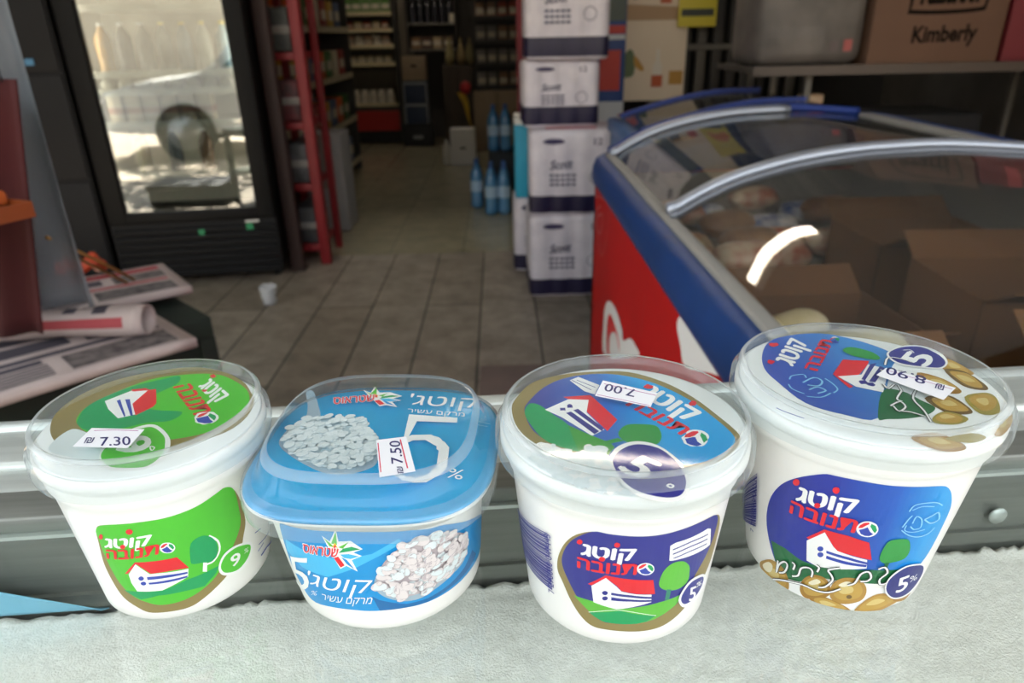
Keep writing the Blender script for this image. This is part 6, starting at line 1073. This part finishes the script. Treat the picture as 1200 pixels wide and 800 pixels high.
for i in range(900):
    p = Vector((rn.gauss(0, 1), rn.gauss(0, 1), rn.gauss(0, .6))); p = p.normalized()*rn.uniform(.5, 1)*2.0; p.z = p.z*.55+4.2
    a = Vector((rn.uniform(-1, 1), rn.uniform(-1, 1), rn.uniform(-.5, .5))).normalized(); c = a.cross(Vector((rn.random(), .3, 1))).normalized(); s_ = rn.uniform(.10, .2)
    b.faces([p-a*s_, p-c*s_*.5, p+a*s_, p+c*s_*.5], [[0, 1, 2, 3]], lf)
b.out('foliage', tr)
t = thing('dark_crate', 'low dark crate on the pavement mirrored at the bottom of the fridge glass', 'crate', (-1.95, 1.35, 0), R(15)); b = B(); b.box(-.3, .3, -.2, .2, 0, .16, MATS['dark_crate'], .02); b.out('body', t); b = B(); b.box(-.31, .31, -.21, .21, .13, .17, MATS['matt_black'], .01); b.out('rim', t)
# ---------------------------------------------------------------- cottage cheese tubs on the glass
GZ = 1.038
m_tub = M('white_tub_plastic', '#f3f1ec', .32, coat=.2)
m_lid = clear('clear_lid_plastic', '#fafdfd', .05, '#e9f2f2', 1.4, .07)
m_lidrim = clear('clear_lid_rim', '#f4f8f9', .17, '#e9eff0', 1.45, .08)
m_edge = clear('clear_lid_edge', '#f4f8f9', .30, '#f2f7f8', 1.4, .12)  # milky plastic, whitened further to suggest highlights along the ring edge
TUBS = [
 dict(k=1, c=(-.1409, .2421), z1=.067, z2=.0745, Ht=.0815, Rt=.0416, Rb=.0333, Rf=.0444, Rt0=.04, label='white round tub with the lime green label reading 9 percent, leftmost of the tubs'),
 dict(k=2, c=(-.052, .2393), z1=.055, z2=.062, Ht=.074, Rt=.04, Rb=.0386, Rf=.0497, Rt0=.0416, label='rounded-square blue tub with a picture of a heaped spoon on its lid'),
 dict(k=3, c=(.0439, .2261), z1=.0706, z2=.078, Ht=.0844, Rt=.0455, Rb=.0361, Rf=.0487, Rt0=.0432, label='white round tub with dark blue label, gold edge and barcode facing the camera'),
 dict(k=4, c=(.1403, .2378), z1=.0785, z2=.0855, Ht=.091, Rt=.0474, Rb=.0346, Rf=.0505, Rt0=.0455, label='white round tub with olives pictured on its label and lid, rightmost tub')]
for d in TUBS:
    k = d['k']; z1, z2, Ht, Rt, Rb, Rf, R0 = (d[q] for q in ('z1', 'z2', 'Ht', 'Rt', 'Rb', 'Rf', 'Rt0'))
    sq = k == 2; rot = -.0626 if sq else 0
    t = thing('cottage_cheese_tub', d['label'], 'tub', (*d['c'], GZ), 0, 'cottage cheese tubs standing on the glass')
    rad = lambda z: Rb + (R0-Rb)*z/z1
    ex = lambda z: 2+1.2*max(0, min(1.1, z/z1)) if sq else 2
    n = 128
    # body: foot, tapering wall, shoulder bead, rim; open at the top
    prof = [(.001, .0012), (Rb-.008, .0012), (Rb-.005, 0.), (Rb-.003, 0.), (Rb-.001, .0012)]
    prof += [(rad(z), z) for z in [.003+i*(z1-.012)/14 for i in range(15)]]
    prof += [(rad(z1-.008)+.0005, z1-.0078), (rad(z1)+.0008, z1-.005), (rad(z1)+.0009, z1-.001), (Rf-.0035, z1), (Rf-.0022, z1+.0015), (Rf-.0022, z2-.002), (Rf-.003, z2-.0012), (Rf-.0055, z2-.0012), (Rf-.0065, z2-.004), (Rf-.0075, z1-.004)]
    if sq:
        prof = prof[:20]+[(rad(z1-.004), z1-.004), (rad(z1)+.0006, z1-.0005), (Rf-.0045, z1+.001), (Rf-.0018, z2-.0035), (Rf-.0018, z2-.002), (Rf-.004, z2-.0015), (Rf-.0065, z2-.004), (Rf-.0075, z1-.003)]
    sup = [ex(z) for r, z in prof]
    b = B(); b.lathe(prof, m_tub, n, sup=sup, rot=rot+math.pi/2 if sq else 0); b.out('tub_body', t)
    # sealing foil under the lid
    b = B(); fz = z2-.0007
    b.lathe([(.0001, fz), (Rf-.0034, fz), (Rf-.0022, fz-.0005), (Rf-.0014, fz-.0016)] if sq else [(.0001, fz), (Rf-.0042, fz), (Rf-.0032, fz-.0004)], M('blue_foil', '#0f9ad6', .22, .1, hex2='#35b4ea', scale=14) if sq else M('white_foil', '#f0f3f2', .4), n, sup=3.19 if sq else 2, rot=rot)
    foil = b.out('seal_foil', t)
    artwork(ART['l%d' % k], 'foil_print', foil, lambda u, v, l: Vector((u/1000, v/1000, fz+.00002+l)))
    # printed label wrapped on the wall
    rm = 1000*(Rb+R0)/2
    def wall(u, v, l):
        th = u/rm; z = max(.002, min(z1-.0085 if not sq else z1-.001, v/1000)); r = rad(z)
        if sq: r *= (abs(math.cos(th-rot))**ex(z)+abs(math.sin(th-rot))**ex(z))**(-1/ex(z))
        r += .00015+l
        return Vector((r*math.sin(th), -r*math.cos(th), z))
    artwork(ART['b%d' % k], 'label', t, wall, cut=2.)
    # clear lid: skirt, flange, step, raised ring, sunk top
    if sq:
        lp = [(Rf-.0012, z1-.003), (Rf-.0006, z1+.001), (Rf-.001, z2-.001), (Rf-.0022, z2+.0002), (Rf-.005, z2+.0008), (Rt+.0022, z2+.004), (Rt+.0006, z2+.009), (Rt-.0004, Ht-.001), (Rt-.002, Ht), (Rt-.005, Ht), (Rt-.0065, Ht-.0006), (.0002, Ht-.0006)]
        sp = 3.19
    else:
        lp = [(Rf-.0006, z1-.0015), (Rf-.0001, z1+.001), (Rf-.0004, z2-.001), (Rf-.0016, z2), (Rt+.0012, z2+.0004), (Rt+.0005, z2+.002), (Rt+.0001, Ht-.0012), (Rt-.0008, Ht), (Rt-.002, Ht), (Rt-.0028, Ht-.001), (Rt-.0034, Ht-.0036), (Rt-.0046, Ht-.004), (.0002, Ht-.004)]
        sp = 2
    b = B(); ir = 5
    b.lathe(lp[:ir], m_lidrim, n, sup=sp, rot=rot, caps=False); b.lathe(lp[ir-1:ir+1], m_lid if sq else m_lidrim, n, sup=sp, rot=rot, caps=False)
    b.lathe(lp[ir:ir+2], m_lid if sq else m_lidrim, n, sup=sp, rot=rot, caps=False); b.lathe(lp[ir+1:ir+4], m_edge, n, sup=sp, rot=rot, caps=False); b.lathe(lp[ir+3:], m_lid, n, sup=sp, rot=rot, caps=False)
    b.faces([(lp[-1][0]*math.cos(q), lp[-1][0]*math.sin(q), lp[-1][1]) for q in (0, 1, 2, 3, 4, 5)], [range(6)], m_lid)
    lid = b.out('clear_lid', t, doubles=1e-6)
    lid['label'] = 'transparent plastic lid with a raised stacking ring'
    # price sticker on the lid
    pz = Ht-.0036 if not sq else Ht+.0002
    st = artwork(ART['s%d' % k], 'price_sticker', t, lambda u, v, l: Vector((u/1000, v/1000, pz+l)), eps=.00002)
    st['label'] = 'small white handwritten price sticker with coloured rules'
